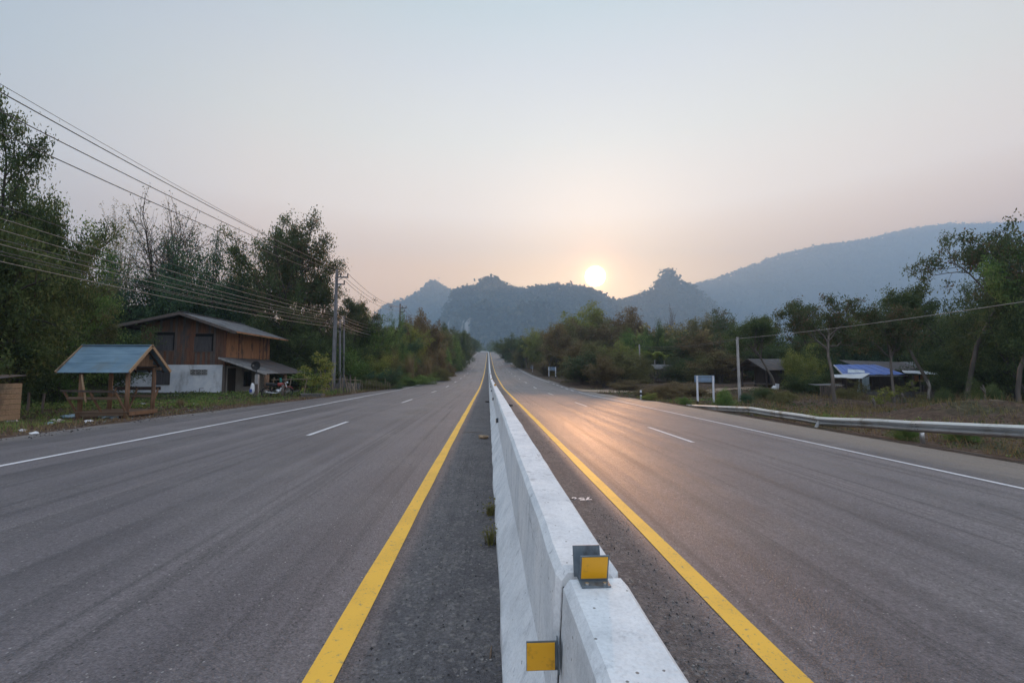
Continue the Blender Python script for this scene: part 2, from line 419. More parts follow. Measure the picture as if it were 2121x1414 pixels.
M['wood_dark'] = wood('dark_timber', (.030, .022, .019), (.070, .050, .042))
M['bamboo_dry'] = wood('dry_bamboo', (.16, .12, .085), (.30, .235, .165))
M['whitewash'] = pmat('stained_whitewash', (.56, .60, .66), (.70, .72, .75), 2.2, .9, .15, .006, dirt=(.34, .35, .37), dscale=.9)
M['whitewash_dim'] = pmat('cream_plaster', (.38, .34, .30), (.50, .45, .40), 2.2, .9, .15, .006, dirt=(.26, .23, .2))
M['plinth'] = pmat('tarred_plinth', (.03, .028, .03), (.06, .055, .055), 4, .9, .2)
M['void'] = pmat('dark_interior', (.008, .008, .009), (.014, .013, .013), 3, 1.0, 0)
M['blue_sheet'] = pmat('faded_blue_sheet', (.095, .165, .225), (.15, .235, .30), 1.5, .55, .1, .004, (1, 4, 1), dirt=(.12, .165, .19), dscale=1.2)
M['blue_tile'] = pmat('bright_blue_tiles', (.035, .10, .36), (.06, .15, .46), 5, .55, .15, .006, dirt=(.05, .08, .2))
M['rust_sheet'] = pmat('weathered_roof_sheet', (.055, .048, .050), (.115, .10, .098), 2.0, .75, .2, .01, (1, 5, 1), dirt=(.13, .09, .07))
M['fibre_sheet'] = pmat('grey_fibre_cement_sheet', (.11, .108, .112), (.19, .185, .185), 2.0, .85, .2, .01, (4, 1, 1), dirt=(.07, .065, .065))
M['zinc'] = pmat('pale_zinc_sheet', (.50, .56, .62), (.64, .68, .72), 2.0, .45, .1, .006, (4, 1, 1), metal=.3, dirt=(.34, .37, .4))
M['tarp'] = pmat('pale_blue_tarpaulin', (.26, .36, .42), (.42, .50, .55), 3.0, .6, .4, .03, dirt=(.2, .26, .3))
M['white_plastic'] = pmat('white_plastic_bag', (.62, .62, .63), (.76, .75, .75), 6, .5, .3, .01)
M['blue_plastic'] = pmat('pale_blue_plastic_bag', (.20, .33, .42), (.36, .47, .55), 6, .4, .3, .01)
M['blue_print'] = pmat('blue_bag_print', (.05, .09, .33), (.09, .14, .42), 6, .5, .1)
M['cable'] = pmat('overhead_cable', (.10, .095, .095), (.16, .15, .15), 9, .55, 0)
M['cable_old'] = pmat('sun_bleached_cable', (.30, .26, .235), (.42, .37, .33), 9, .5, 0)
M['bark'] = wood('grey_brown_bark', (.055, .045, .038), (.125, .102, .085))
M['bark_pale'] = wood('pale_bark', (.17, .155, .14), (.32, .29, .265))
M['bark_dark'] = wood('dark_bark', (.026, .021, .018), (.062, .050, .042))
M['rubber'] = pmat('black_rubber', (.012, .012, .013), (.03, .03, .03), 12, .8, .2)
M['red_paint'] = pmat('faded_red_paint', (.20, .03, .025), (.28, .05, .04), 6, .45, .05)
M['teal_paint'] = pmat('teal_cloth', (.02, .14, .12), (.03, .20, .17), 6, .8, .1)
M['yellow_sign'] = pmat('yellow_sign_face', (.62, .33, .02), (.72, .40, .03), 8, .5, .03)
M['green_panel'] = pmat('green_chevron_panel', (.03, .16, .10), (.05, .22, .14), 8, .5, .03)
M['car_white'] = pmat('white_car_paint', (.66, .67, .68), (.74, .75, .76), 3, .25, 0)
M['glass_dark'] = pmat('dark_glass', (.015, .018, .02), (.025, .028, .03), 3, .12, 0)
M['rock'] = pmat('pale_rock', (.20, .19, .18), (.42, .40, .38), 3, .9, .6, .04)
LV = {}
LV['dark'] = leafmat('dark_green_leaves', [(0.038, 0.065, 0.023), (0.068, 0.104, 0.034), (0.110, 0.148, 0.049), (0.162, 0.180, 0.061)])
LV['blue'] = leafmat('deep_green_leaves', [(0.027, 0.061, 0.034), (0.049, 0.099, 0.049), (0.085, 0.152, 0.068), (0.133, 0.199, 0.087)])
LV['green'] = leafmat('mid_green_leaves', [(0.066, 0.124, 0.034), (0.119, 0.203, 0.048), (0.190, 0.273, 0.071), (0.285, 0.300, 0.106)])
LV['yellow'] = leafmat('yellow_green_leaves', [(0.119, 0.156, 0.034), (0.214, 0.249, 0.053), (0.300, 0.300, 0.076), (0.300, 0.300, 0.106)], .4)
LV['olive'] = leafmat('olive_brown_leaves', [(0.081, 0.084, 0.035), (0.142, 0.142, 0.051), (0.216, 0.196, 0.074), (0.297, 0.236, 0.101)])
LV['brown'] = leafmat('dry_brown_leaves', [(0.104, 0.075, 0.039), (0.169, 0.124, 0.058), (0.234, 0.163, 0.078), (0.208, 0.202, 0.072)])
LV['rust'] = leafmat('rusty_green_leaves', [(0.048, 0.079, 0.034), (0.074, 0.110, 0.041), (0.120, 0.118, 0.053), (0.192, 0.108, 0.070)])
LV['straw'] = leafmat('straw_blades', [(.12, .085, .045), (.19, .14, .075), (.27, .20, .11), (.15, .13, .05)], .3)
LV['litter'] = leafmat('dead_leaf_litter', [(.060, .040, .027), (.10, .066, .044), (.17, .115, .075), (.23, .175, .125)], .1)
LV['forest'] = leafmat('hill_forest_leaves', [(.012, .020, .010), (.035, .045, .020), (.075, .075, .035), (.15, .125, .07)], .15)

# ------------------------------------------------------------------ the lie of the land
_ys = np.array([-200, 42, 48, 80, 120, 160, 380, 440, 520, 700, 900, 9000.])
_ss = np.array([0, 0, .018, .030, .052, .064, .062, .040, .030, .030, 0, 0.])
_yy = np.concatenate([np.arange(-200, 900, 1.0), np.arange(900, 9001, 50.0)])
_zz = np.concatenate([[0], np.cumsum((np.interp(_yy, _ys, _ss)[1:] + np.interp(_yy, _ys, _ss)[:-1]) / 2 * np.diff(_yy))])
def rz(Y): return np.interp(Y, _yy, _zz)
def cx(Y):
    d = np.maximum(np.asarray(Y, float) - 350, 0); return -.0011 * d * d
def EL(Y): return np.interp(Y, [-20, 16, 31, 50, 60, 9000], [11.5, 11.1, 9.7, 8.7, 8.6, 8.6])
def ER(Y): return np.interp(Y, [-20, 28, 36, 50, 60, 9000], [12.0, 12.0, 10.9, 9.5, 9.4, 9.4])
BX = 0.357
def cross(Y): return np.interp(Y, [-50, 38, 60, 9000], [.041, .041, .018, .018])
def road_z(X, Y):
    x = np.asarray(X, float) - cx(Y)
    return rz(Y) - cross(Y) * np.maximum(x - BX, 0)
def ground(X, Y):
    X = np.asarray(X, float); Y = np.asarray(Y, float)
    x = X - cx(Y); el = EL(Y); er = ER(Y)
    z = rz(Y) - cross(Y) * np.clip(x - BX, 0, er - BX)
    r = x - er                                  # right verge
    near = 1 - sstep(30, 50, Y)
    z = z - np.where(r > 0, (.10 * sstep(0, 1.2, r) + .08 * near * sstep(.5, 3, r)), 0)
    z = z + np.where(r > 0, sstep(6, 30, r) * sstep(30, 50, Y) * .55, 0)
    z = z + np.where(r > 0, sstep(.6, 3, r) * (fbm(X * .28, Y * .28, 4) * .35 + .18 * near * np.maximum(fbm(X * .12 + 5, Y * .12, 2), 0)), 0)
    z = z + np.where(r > 0, .75 * np.exp(-((X - 22) / 5.5) ** 2 - ((Y - 18.5) / 3.2) ** 2) * (1 + .5 * fbm(X * .9, Y * .9, 3)), 0)
    z = z - np.where(r > 0, rz(Y) * .55 * sstep(25, 140, r), 0)
    l = -x - el                                 # left verge and hillside
    hill = sstep(36, 56, Y) * (3.0 + 3.5 * sstep(60, 140, Y)) * sstep(.8, 10, l) + sstep(12, 60, l) * 5.0
    z = z + np.where(l > 0, -.06 * sstep(0, 1.0, l) + hill + sstep(.6, 4, l) * fbm(X * .3, Y * .3, 4) * .22, 0)
    return z
def gp(px, Y, dz=0.0, py=790):
    p = at(px, py, Y); return np.array([p[0], Y, float(ground(p[0], Y)) + dz])

xs = np.concatenate([-np.geomspace(60, 3200, 26)[::-1], np.arange(-59, -30, 1.5), np.arange(-30, 45, .5), np.arange(45, 80, 2.0), np.geomspace(82, 4900, 26)])
ysg = np.concatenate([np.linspace(-280, -12, 16), np.arange(-10, 70, .6), np.arange(70, 200, 3.0), np.arange(200, 720, 10.0), np.geomspace(730, 3750, 22)])
GX, GY = np.meshgrid(xs, ysg, indexing='ij')
GZ = ground(GX, GY)
onroad = (GX - cx(GY) > -EL(GY) + .5) & (GX - cx(GY) < ER(GY) - .5) & (GY < 560)
GZ = np.where(onroad, GZ - .12, GZ)
g = link('ground', grid_mesh('ground', np.stack([GX, GY, GZ], -1)[:, ::-1], M['ground'])); tag(g, 'bare earth and scrub ground on both sides of the road', kind='structure')

ROWS = np.concatenate([np.arange(-9, 60, .5), np.arange(60, 140, 2.0), np.arange(140, 561, 5.0)])
def strip(name, xa, xb, dz, mat_, rows=ROWS, parent=None, ncol=2, jitter=0.0):
    P = []
    for Y in rows:
        a = xa(Y) if callable(xa) else xa; b = xb(Y) if callable(xb) else xb
        c = float(cx(Y))
        if jitter:
            a += jitter * float(fbm(Y * .9, 3.3, 4)); b += jitter * float(fbm(Y * .9, 41.7, 4))
        xx = np.linspace(a, b, ncol)
        if name == 'road': xx = np.unique(np.concatenate([xx, [BX]]))
        P.append([(x + c, Y, float(road_z(x + c, Y)) + dz) for x in xx])
    return link(name, grid_mesh(name, np.array(P)[:, ::-1], mat_, smooth=False), parent)
road = strip('road', lambda Y: -float(EL(Y)), lambda Y: float(ER(Y)), 0.0, M['asphalt'], ncol=24, jitter=.22)
tag(road, 'worn grey asphalt highway running straight ahead and uphill', kind='structure')
yl = strip('yellow_edge_line', -.82 - .075, -.82 + .075, .005, M['yellow_paint'], parent=road, jitter=.012)
yl2 = strip('yellow_edge_line', 1.56 - .075, 1.56 + .075, .005, M['yellow_paint'], parent=road, jitter=.012)
wl = strip('white_edge_line', lambda Y: -7.86 - .06, lambda Y: -7.86 + .06, .005, M['white_paint'], parent=road, jitter=.012)
wl2 = strip('white_edge_line', lambda Y: float(np.interp(Y, [0, 40, 60], [8.50, 8.50, 8.35])) - .06, lambda Y: float(np.interp(Y, [0, 40, 60], [8.50, 8.50, 8.35])) + .06, .005, M['white_paint'],
            rows=ROWS[(ROWS < 43)], parent=road, jitter=.012)
strip('white_edge_line', 8.29, 8.41, .005, M['white_paint'], rows=ROWS[ROWS > 60], parent=road)
for k in range(5): strip('give_way_dash', 8.3, 8.44, .005, M['white_paint'], rows=np.array([44.5 + 3.2 * k, 45.2 + 3.2 * k, 45.9 + 3.2 * k]), parent=road)
for k in range(14):
    y0 = 11.3 + 12 * k
    strip('lane_dash', -4.32 - .055, -4.32 + .055, .005, M['white_paint'], rows=np.array([y0, y0 + 1, y0 + 2, y0 + 3.1]), parent=road)
    y1 = 11.0 + 12 * k
    strip('lane_dash', 5.0 - .055, 5.0 + .055, .005, M['white_paint'], rows=np.array([y1, y1 + 1, y1 + 2, y1 + 3.1]), parent=road)
strip('resurfacing_seam', lambda Y: -7.7, lambda Y: 8.2, .003, pmat('pale_seam', (.24, .225, .22), (.30, .28, .27), 5, .7, .1), rows=np.array([46.0, 46.45]), parent=road, ncol=12)
# number sprayed by the road surveyors, upside down from here
def ground_text(s, x, y, size, rot):
    cu = bpy.data.curves.new('painted_number', 'FONT'); cu.body = s; cu.size = size; cu.align_x = 'CENTER'; cu.align_y = 'CENTER'; cu.offset = .006
    o = bpy.data.objects.new('painted_number', cu); C.objects.link(o)
    dg = bpy.context.evaluated_depsgraph_get(); me = bpy.data.meshes.new_from_object(o.evaluated_get(dg)); bpy.data.objects.remove(o)
    me.materials.clear(); me.materials.append(M['white_paint'])
    t = link('painted_number', me, road); t.location = (x, y, float(road_z(x, y)) + .006); t.rotation_euler = (0, R(2.3), rot); return t
ground_text('75', 1.185, 5.62, .155, R(180)); ground_text('0', 1.055, 5.635, .105, R(180))

# dirt track to the right and concrete drive on the left
P = []
for i, t_ in enumerate(np.linspace(0, 1, 30)):
    X = 9.0 + 45 * t_
    for_y = 45.5 + 4 * t_ * t_
    P.append([(X, for_y + w_, float(ground(X, for_y + w_)) + .04) for w_ in np.linspace(-1.3 - 1.2 * (1 - t_) ** 4, 1.3 + 1.5 * (1 - t_) ** 4, 7)])
tag(link('dirt_track', grid_mesh('dirt_track', np.array(P), M['tan_dirt'])), 'tan dirt track leaving the road to the right', kind='structure')
P = []
for t_ in np.linspace(0, 1, 16):
    X = -8.4 - 14 * t_
    P.append([(X, 150 + w_ + 3 * t_, float(ground(X, 150 + w_ + 3 * t_)) + .06) for w_ in np.linspace(-1.6, 1.6, 5)])
tag(link('side_path', grid_mesh('side_path', np.array(P), M['concrete'])), 'pale concrete drive joining the road on the left', kind='structure')

# ------------------------------------------------------------------ mountains
def forest_quads(P, size, n, rg, tone=0.0):
    """P: (k,3) stand points, n leaf clumps each, crowns of about `size`"""
    k = len(P); s = size * rg.uniform(.6, 1.35, (k, 1, 1))
    off = rg.normal(0, .36, (k, n, 3)) * s; off[..., 2] = np.abs(off[..., 2]) * .9 + .3 * s[..., 0]
    c = P[:, None, :] + off
    a = rg.normal(size=(k, n, 3)); a /= np.linalg.norm(a, axis=-1, keepdims=True)
    b = np.cross(a, rg.normal(size=(k, n, 3))); b /= np.linalg.norm(b, axis=-1, keepdims=True)
    h = s * rg.uniform(.22, .5, (k, n, 1))
    V = np.stack([c - a * h, c - b * h * .8, c + a * h, c + b * h * .8], 2).reshape(-1, 4, 3)
    t = np.clip(np.repeat(rg.uniform(0, 1, (k, 1)) * .7 + np.reshape(tone, (-1, 1)), n, 1) + rg.uniform(0, .3, (k, n)), 0, 1).reshape(-1)
    return V, t
def mountain(name, label, sil, Yd, front, back, zb, rough, trees, tsize, seed, ridge_trees=500, cliff=False, rows=44, sharp=.8, nq=5):
    rg = np.random.default_rng(seed)
    px = np.array([p[0] for p in sil], float); py = np.array([p[1] for p in sil], float)
    q = np.linspace(px[0], px[-1], max(120, int((px[-1] - px[0]) / 2.5)))
    h = np.interp(q, px, py)
    RP = np.array([at(a, b, Yd) for a, b in zip(q, h)])
    s = np.concatenate([np.linspace(-1, 0, rows), np.linspace(0, 1, 14)[1:]])
    X = np.repeat(RP[:, 0][:, None], len(s), 1)
    zr = RP[:, 2][:, None] - zb
    prof = np.where(s < 0, 1 - np.abs(s) ** sharp, 1 - np.abs(s) ** 1.1)[None]
    Y = Yd + np.where(s < 0, s * front, s * back)[None] + 0 * X
    w = 1 - np.abs(np.abs(s) * 2 - 1)[None]
    sc_ = 1 / (front * .35)
    d = fbm(X * sc_ + seed, Y * sc_ * .5 + s[None] * 2, 5)
    Z = zb + zr * prof + zr * rough * d * w
    Y = Y + front * .25 * fbm(X * sc_ * 1.7 + 31 + seed, Z * sc_ * .7, 4) * w
    P = np.stack([X, Y, Z], -1)
    m = link(name, grid_mesh(name, P, mat_mountain(name + '_rock_and_scrub', cliff))); tag(m, label, kind='structure')
    # trees that cover it
    a, b = P.shape[:2]
    nf = rows - 1
    i = rg.integers(0, a - 1, trees); j = rg.integers(0, nf, trees); u = rg.random((trees, 1)); v = rg.random((trees, 1))
    T = P[i, j] * (1 - u) * (1 - v) + P[i + 1, j] * u * (1 - v) + P[i, j + 1] * (1 - u) * v + P[i + 1, j + 1] * u * v
    if cliff:
        bare = (T[:, 0] > -140) & (T[:, 0] < -53) & (T[:, 2] > 79) & (T[:, 2] < 181) & (fbm(T[:, 0] * .02, T[:, 2] * .0135, 3) > -.12)
        T = T[~bare]
    k = rg.integers(0, a, ridge_trees); TR = P[k, rows - 1] + np.stack([rg.normal(0, tsize * .4, ridge_trees), rg.normal(0, tsize, ridge_trees), rg.uniform(-.2, .25, ridge_trees) * tsize], -1)
    TT = np.concatenate([T, TR]); V, t = forest_quads(TT, tsize, nq, rg, fbm(TT[:, 0] * .009 + seed, TT[:, 2] * .013, 4) * .75 - .08)
    fo = link('forest', quads_mesh('forest', V, LV['forest'], t), None)
    tag(fo, 'trees covering the ' + label.split(' ', 1)[1] if False else 'forest on the ' + label, kind='stuff')
    return P
mountain('mountain', 'blue hazy karst peak at the left end of the ridge',
         [(740, 720), (775, 672), (790, 650), (810, 638), (840, 628), (860, 618), (880, 602), (890, 592), (900, 589), (912, 597), (925, 609), (945, 612), (970, 622), (1010, 640), (1080, 690)],
         2550, 520, 440, 0, .35, 7000, 19, 3, 900)
mountain('mountain', 'long wooded karst ridge with pale cliffs behind the road end',
         [(880, 730), (905, 690), (925, 645), (940, 612), (960, 603), (985, 601), (1000, 590), (1008, 584), (1015, 582), (1026, 584), (1034, 592), (1045, 600), (1060, 604), (1090, 607), (1110, 602), (1140, 599), (1170, 599), (1200, 601), (1220, 607), (1240, 613), (1262, 628), (1300, 650), (1345, 690), (1400, 730)],
         1700, 415, 340, 0, .45, 13000, 14, 4, 1300, cliff=True)
mountain('mountain', 'sharp rocky spire peak to the right of the sun',
         [(1140, 710), (1190, 670), (1230, 640), (1262, 629), (1300, 624), (1338, 610), (1351, 603), (1360, 592), (1367, 578), (1371, 567), (1384, 563), (1394, 568), (1404, 576), (1410, 588), (1424, 593), (1434, 598), (1452, 612), (1472, 630), (1492, 652), (1505, 672), (1530, 720)],
         1800, 415, 365, 0, .35, 10000, 11, 5, 700, sharp=.7)
mountain('mountain', 'small blue knoll at the foot of the big right mountain',
         [(1455, 700), (1480, 652), (1500, 632), (1520, 629), (1535, 634), (1550, 650), (1562, 668), (1600, 710)],
         2450, 330, 300, 0, .35, 1500, 14, 6, 200)
mountain('mountain', 'broad blue mountain filling the right horizon',
         [(1250, 690), (1330, 640), (1380, 618), (1420, 602), (1440, 594), (1480, 584), (1540, 562), (1560, 554), (1620, 533), (1700, 514), (1760, 507), (1800, 502), (1840, 489), (1900, 478), (1960, 470), (2000, 472), (2121, 466), (2300, 470), (2420, 500)],
         2850, 1010, 620, 0, .16, 17000, 18, 7, 2600, sharp=.95, nq=4)

# ------------------------------------------------------------------ haze
HZ = MB((0, 0, 0)); HZ.box((850, 1750, 523), (8300, 4100, 1054))   # z -4 to 1050
hz = link('haze', HZ.mesh('haze')); tag(hz, 'thin bluish dusk haze filling the valley', kind='stuff')
hm = bpy.data.materials.new('haze_air'); hm.use_nodes = True; hn = hm.node_tree.nodes; hn.clear()
ho = hn.new('ShaderNodeOutputMaterial'); hv = hn.new('ShaderNodeVolumePrincipled')
hv.inputs['Color'].default_value = (.54, .745, .95, 1); hv.inputs['Density'].default_value = .00041; hv.inputs['Anisotropy'].default_value = .26
hm.node_tree.links.new(hv.outputs[0], ho.inputs['Volume']); hz.data.materials.append(hm)
hz.visible_shadow = True
# ------------------------------------------------------------------ the concrete barrier on the median
def barrier_block(y0, y1, label, group, seed, dz=0.0, dx=0.0, fine=False):
    rg = random.Random(seed)
    prof = [(-.28, -.03), (-.28, .07), (-.138, .33), (-.112, .78), (-.088, .81), (.088, .81), (.112, .78), (.138, .33), (.28, .07), (.28, -.03)]
    n = max(2, int((y1 - y0) / (.22 if fine else 1.5)))
    mid = (y0 + y1) / 2; base = np.array([BX + dx + float(cx(mid)), mid, float(rz(mid))])
    t = thing('concrete_barrier', base, label, 'barrier', group)
    mb = MB(base); rings = []
    ys = [y0, y0 + .02] + list(np.linspace(y0 + .02, y1 - .02, n + 1))[1:-1] + [y1 - .02, y1]
    for k, y in enumerate(ys):
        inset = .018 if k in (0, len(ys) - 1) else 0
        z0 = float(rz(y)); c = BX + dx + float(cx(y)); ring = []
        for (x, z) in prof:
            jx = jz = 0
            if fine:
                j = float(fbm(y * 3.1 + x * 9, z * 5 + seed, 3)); jx = j * .006; jz = j * .004 if z > .5 else 0
                if z < .2: jx = j * .022 * (1 if x > 0 else -1)
            xx = x - math.copysign(min(inset, abs(x)), x) + jx; zz = z + jz + (dz if z > .2 else 0) - (inset if z > .5 else 0)
            ring.append((c + xx, y, z0 + zz))
        rings.append(ring)
    m = len(prof); vs = [p for r_ in rings for p in r_]
    fs = [(i * m + k, (i + 1) * m + k, (i + 1) * m + (k + 1) % m, i * m + (k + 1) % m) for i in range(len(rings) - 1) for k in range(m)]
    fs += [tuple(range(m)), tuple((len(rings) - 1) * m + k for k in range(m - 1, -1, -1))]
    mb.add(vs, fs); mb.build('block', M['concrete_white'], t); return t
J = [1.648 + 7.55 * k for k in range(58)]
barrier_block(-7, J[0] - .012, 'nearest white concrete barrier block, carrying the big amber reflector on its end', None, 1, dz=-.022, dx=.018, fine=True)
barrier_block(J[0] + .012, J[1] - .012, 'second white concrete barrier block, just beyond the open joint', None, 2, fine=True)
for k in range(1, 57):
    barrier_block(J[k] + .012, J[k + 1] - .012, 'third white concrete barrier block counting up the road from the camera' if k == 1 else 'fourth white concrete barrier block counting up the road from the camera' if k == 2 else 'white concrete barrier block in the unbroken line further up the road', 'concrete barrier blocks up the median', 10 + k, fine=(k < 3))

b_ = float(rz(J[0])); pr_ = [(-.262, -.02), (-.262, .06), (-.118, .33), (-.090, .745), (.090, .745), (.122, .33), (.262, .06), (.262, -.02)]  # dark strip added in the joint gap to stand in for its shade
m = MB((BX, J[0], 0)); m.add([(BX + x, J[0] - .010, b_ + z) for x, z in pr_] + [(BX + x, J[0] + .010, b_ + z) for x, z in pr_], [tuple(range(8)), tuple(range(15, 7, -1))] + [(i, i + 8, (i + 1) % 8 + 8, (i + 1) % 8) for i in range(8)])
tag(m.build('joint_shade', M['plinth'], None), 'dark strip added as shade in the open joint between the two nearest barrier blocks', 'joint shade')
def plate(mb, c, w, h, t, rot): mb.box(c, (w, t, h), rot)
def rotx(a): return np.array(Matrix.Rotation(R(a), 3, 'X'))
def rotz(a): return np.array(Matrix.Rotation(R(a), 3, 'Z'))
def side_marker(y, label, yaw, group=None):
    z = float(rz(y)); c = np.array([BX - .128 + float(cx(y)), y - .02, z + .553])
    t = thing('barrier_marker', c, label, 'reflector', group)
    b = MB(c); b.box(c + (.010, .012, 0), (.004, .05, .098)); b.box(c + (-.045, .012, 0), (.105, .004, .094), rotz(yaw)); b.build('bracket', M['slate_plate'], t)
    p = MB(c); p.box(c + (-.049, .007, 0), (.094, .004, .086), rotz(yaw)); p.build('reflector_face', M['amber'], t)
def top_marker(y, x, label, group=None):
    z = float(rz(y)) + .81 - (.022 if y < 1.648 else 0); c = np.array([BX + x + float(cx(y)), y, z])
    t = thing('barrier_top_marker', c, label, 'reflector', group)
    b = MB(c); b.box(c + (0, .005, .004), (.098, .09, .006)); b.box(c + (-.012, .055, .052), (.096, .006, .100), rotx(-12)); b.box(c + (0, -.006, .05), (.098, .005, .098), rotx(16)); b.build('folded_plate', M['slate_plate'], t)
    p = MB(c); p.box(c + (0, -.0105, .054), (.088, .004, .080), rotx(16)); fo = p.build('reflector_face', M['amber'], t)
    for dx in (-.030, .030):
        p = MB(c); p.tube([c + (dx, -.030, .006), c + (dx, -.030, .014)], .006, 8); p.build('bolt', M['galv'], t)
top_marker(1.585, .005, 'large amber reflector plate standing on top of the nearest barrier block')
side_marker(1.60, 'amber reflector plate sticking out of the barrier face below the nearest joint', 0)
for k in range(1, 12):
    side_marker(J[k], ['', 'edge-on amber marker on the barrier face, second from the near end', 'edge-on amber marker on the barrier face, third from the near end'][k] if k < 3 else 'small edge-on amber marker on the far barrier face', 62, 'side markers far up the barrier' if k >= 3 else None)
for k in (3, 6, 9):
    top_marker(J[k] - .06, .02, ['amber reflector plate on top of the barrier, next after the nearest one', 'tiny amber reflector plate far up on the barrier top'][k > 3], 'far top reflectors of the barrier' if k > 3 else None)

# ------------------------------------------------------------------ roadside shelter with the blue roof
def build_shelter():
    o = np.array([-13.8, 17.6, 0.0])
    t = thing('roadside_shelter', o, 'open wooden roadside shelter with a faded blue pitched roof and benches', 'shelter')
    X0, X1, Y0, Y1 = -14.22, -12.66, 16.75, 18.0
    for i, (x, y) in enumerate(((X0, Y0), (X1, Y0), (X0, Y1), (X1, Y1))):
        m = MB(o); m.tube([(x, y, float(ground(x, y)) - .1), (x + .012, y, .8), (x, y, 1.70)], [.075, .07, .066], 10); m.build('post', M['wood_hut'], t, smooth=True)
    for y in (Y0, Y1):
        m = MB(o); m.beam((X0 - .3, y, 1.66), (X1 + .25, y, 1.66), .07, .11); m.build('beam', M['wood_hut_x'], t)
    for x in (X0, X1):
        m = MB(o); m.beam((x, Y0 - .05, 1.74), (x, Y1 + .05, 1.74), .06, .10); m.build('tie_beam', M['wood_dark'], t)
    xl, xr = -14.72, -12.33; yr_, zr_ = 17.35, 2.48
    m = MB(o); m.beam((xl + .1, yr_, zr_ - .10), (xr - .05, yr_, zr_ - .10), .06, .10); m.build('ridge_beam', M['wood_dark'], t)
    for sgn, ye, ze in ((-1, 16.38, 1.53), (1, 18.36, 1.55)):
        for k in range(3):
            a, b = k / 3 - (.02 if k else 0), (k + 1) / 3 + .02
            p = lambda x, s: (x, yr_ + (ye - yr_) * s, zr_ + (ze - zr_) * s + .012 * (2 - k))
            q = [p(xl, b), p(xr, b), p(xr, a), p(xl, a)]
            if sgn > 0: q = q[::-1]
            m = MB(o); m.slab(q, .010); m.build('roof_sheet', M['blue_sheet'], t)
        for x, mt in ((xr + .015, 'wood_tan'), (xl - .015, 'wood_tan')):
            m = MB(o); m.beam((x, yr_ - sgn * .02, zr_ + .02), (x, ye - .03 * -sgn, ze - .01), .035, .10, (0, 0, 1)); m.build('barge_board', M[mt], t)
        for k in range(5):
            x = X0 - .3 + k * .5
            m = MB(o); m.beam((x, yr_, zr_ - .055), (x, ye - sgn * .06, ze - .035), .04, .05); m.build('rafter', M['wood_dark'], t)
    m = MB(o); m.beam((xl - .02, yr_, zr_ + .035), (xr + .02, yr_, zr_ + .035), .16, .03); m.build('ridge_cap', M['blue_sheet'], t)
    # gable boards
    for k in range(7):
        y = Y0 - .12 + k * .2; hgt = (1 - abs(y + .1 - yr_) / 1.0) * .95
        if hgt > .05:
            m = MB(o); m.box((X1 + .06, y + .1, 1.74 + max(0, hgt - .34) / 2), (.02, .19, max(.04, hgt - .34))); m.build('gable_board', M['wood_hut'], t)
    # floor
    for k in range(9):
        y = Y0 - .04 + k * .165
        m = MB(o); m.box(((X0 + X1) / 2 + .02, y, .135 + rnd.uniform(-.004, .004)), (X1 - X0 + .26, .152, .03)); m.build('floor_board', M['wood_hut_x'], t)
    for y in (Y0 - .02, Y1 + .02):
        m = MB(o); m.box(((X0 + X1) / 2, y, .06), (X1 - X0 + .2, .05, .11)); m.build('floor_joist', M['wood_hut_x'], t)
    m = MB(o); m.box((X1 + .15, (Y0 + Y1) / 2, .07), (.03, Y1 - Y0 + .1, .12)); m.build('floor_joist', M['wood_hut'], t)
    # the two benches with outward leaning backs
    for sgn, y, tag_ in ((-1, Y0, 0), (1, Y1, 1)):
        yo = y + sgn * .52
        xa, xb = (-14.42, -12.62) if sgn < 0 else (-14.45, -12.75)
        m = MB(o); m.beam((xa, yo, .90), (xb, yo, .86 if sgn < 0 else .90), .04, .13 if sgn > 0 else .07); m.build('bench_back_rail', M['wood_dark'], t)
        m = MB(o); m.box(((xa + xb) / 2, y + sgn * .22, .60), (xb - xa - .1, .26, .035)); m.build('bench_seat', M['wood_hut_x'], t)
        m = MB(o); m.beam((xa + .1, y + sgn * .36, .66), (xb - .06, y + sgn * .36, .64), .03, .05); m.build('bench_rail', M['wood_hut_x'], t)
        for f in (.04, .5, .96):
            x = xa + (xb - xa) * f
            m = MB(o); m.beam((x, y + sgn * .50, .90), (x + .06, y + sgn * .04, .14), .045, .055); m.build('bench_brace', M['wood_hut'], t)
    m = MB(o); m.tube([(-13.72, 16.40, .5), (-13.80, 16.36, 1.0), (-13.85, 16.32, 1.44)], [.03, .03, .028], 6); m.build('leaning_stick', M['wood_tan'], t)
build_shelter()

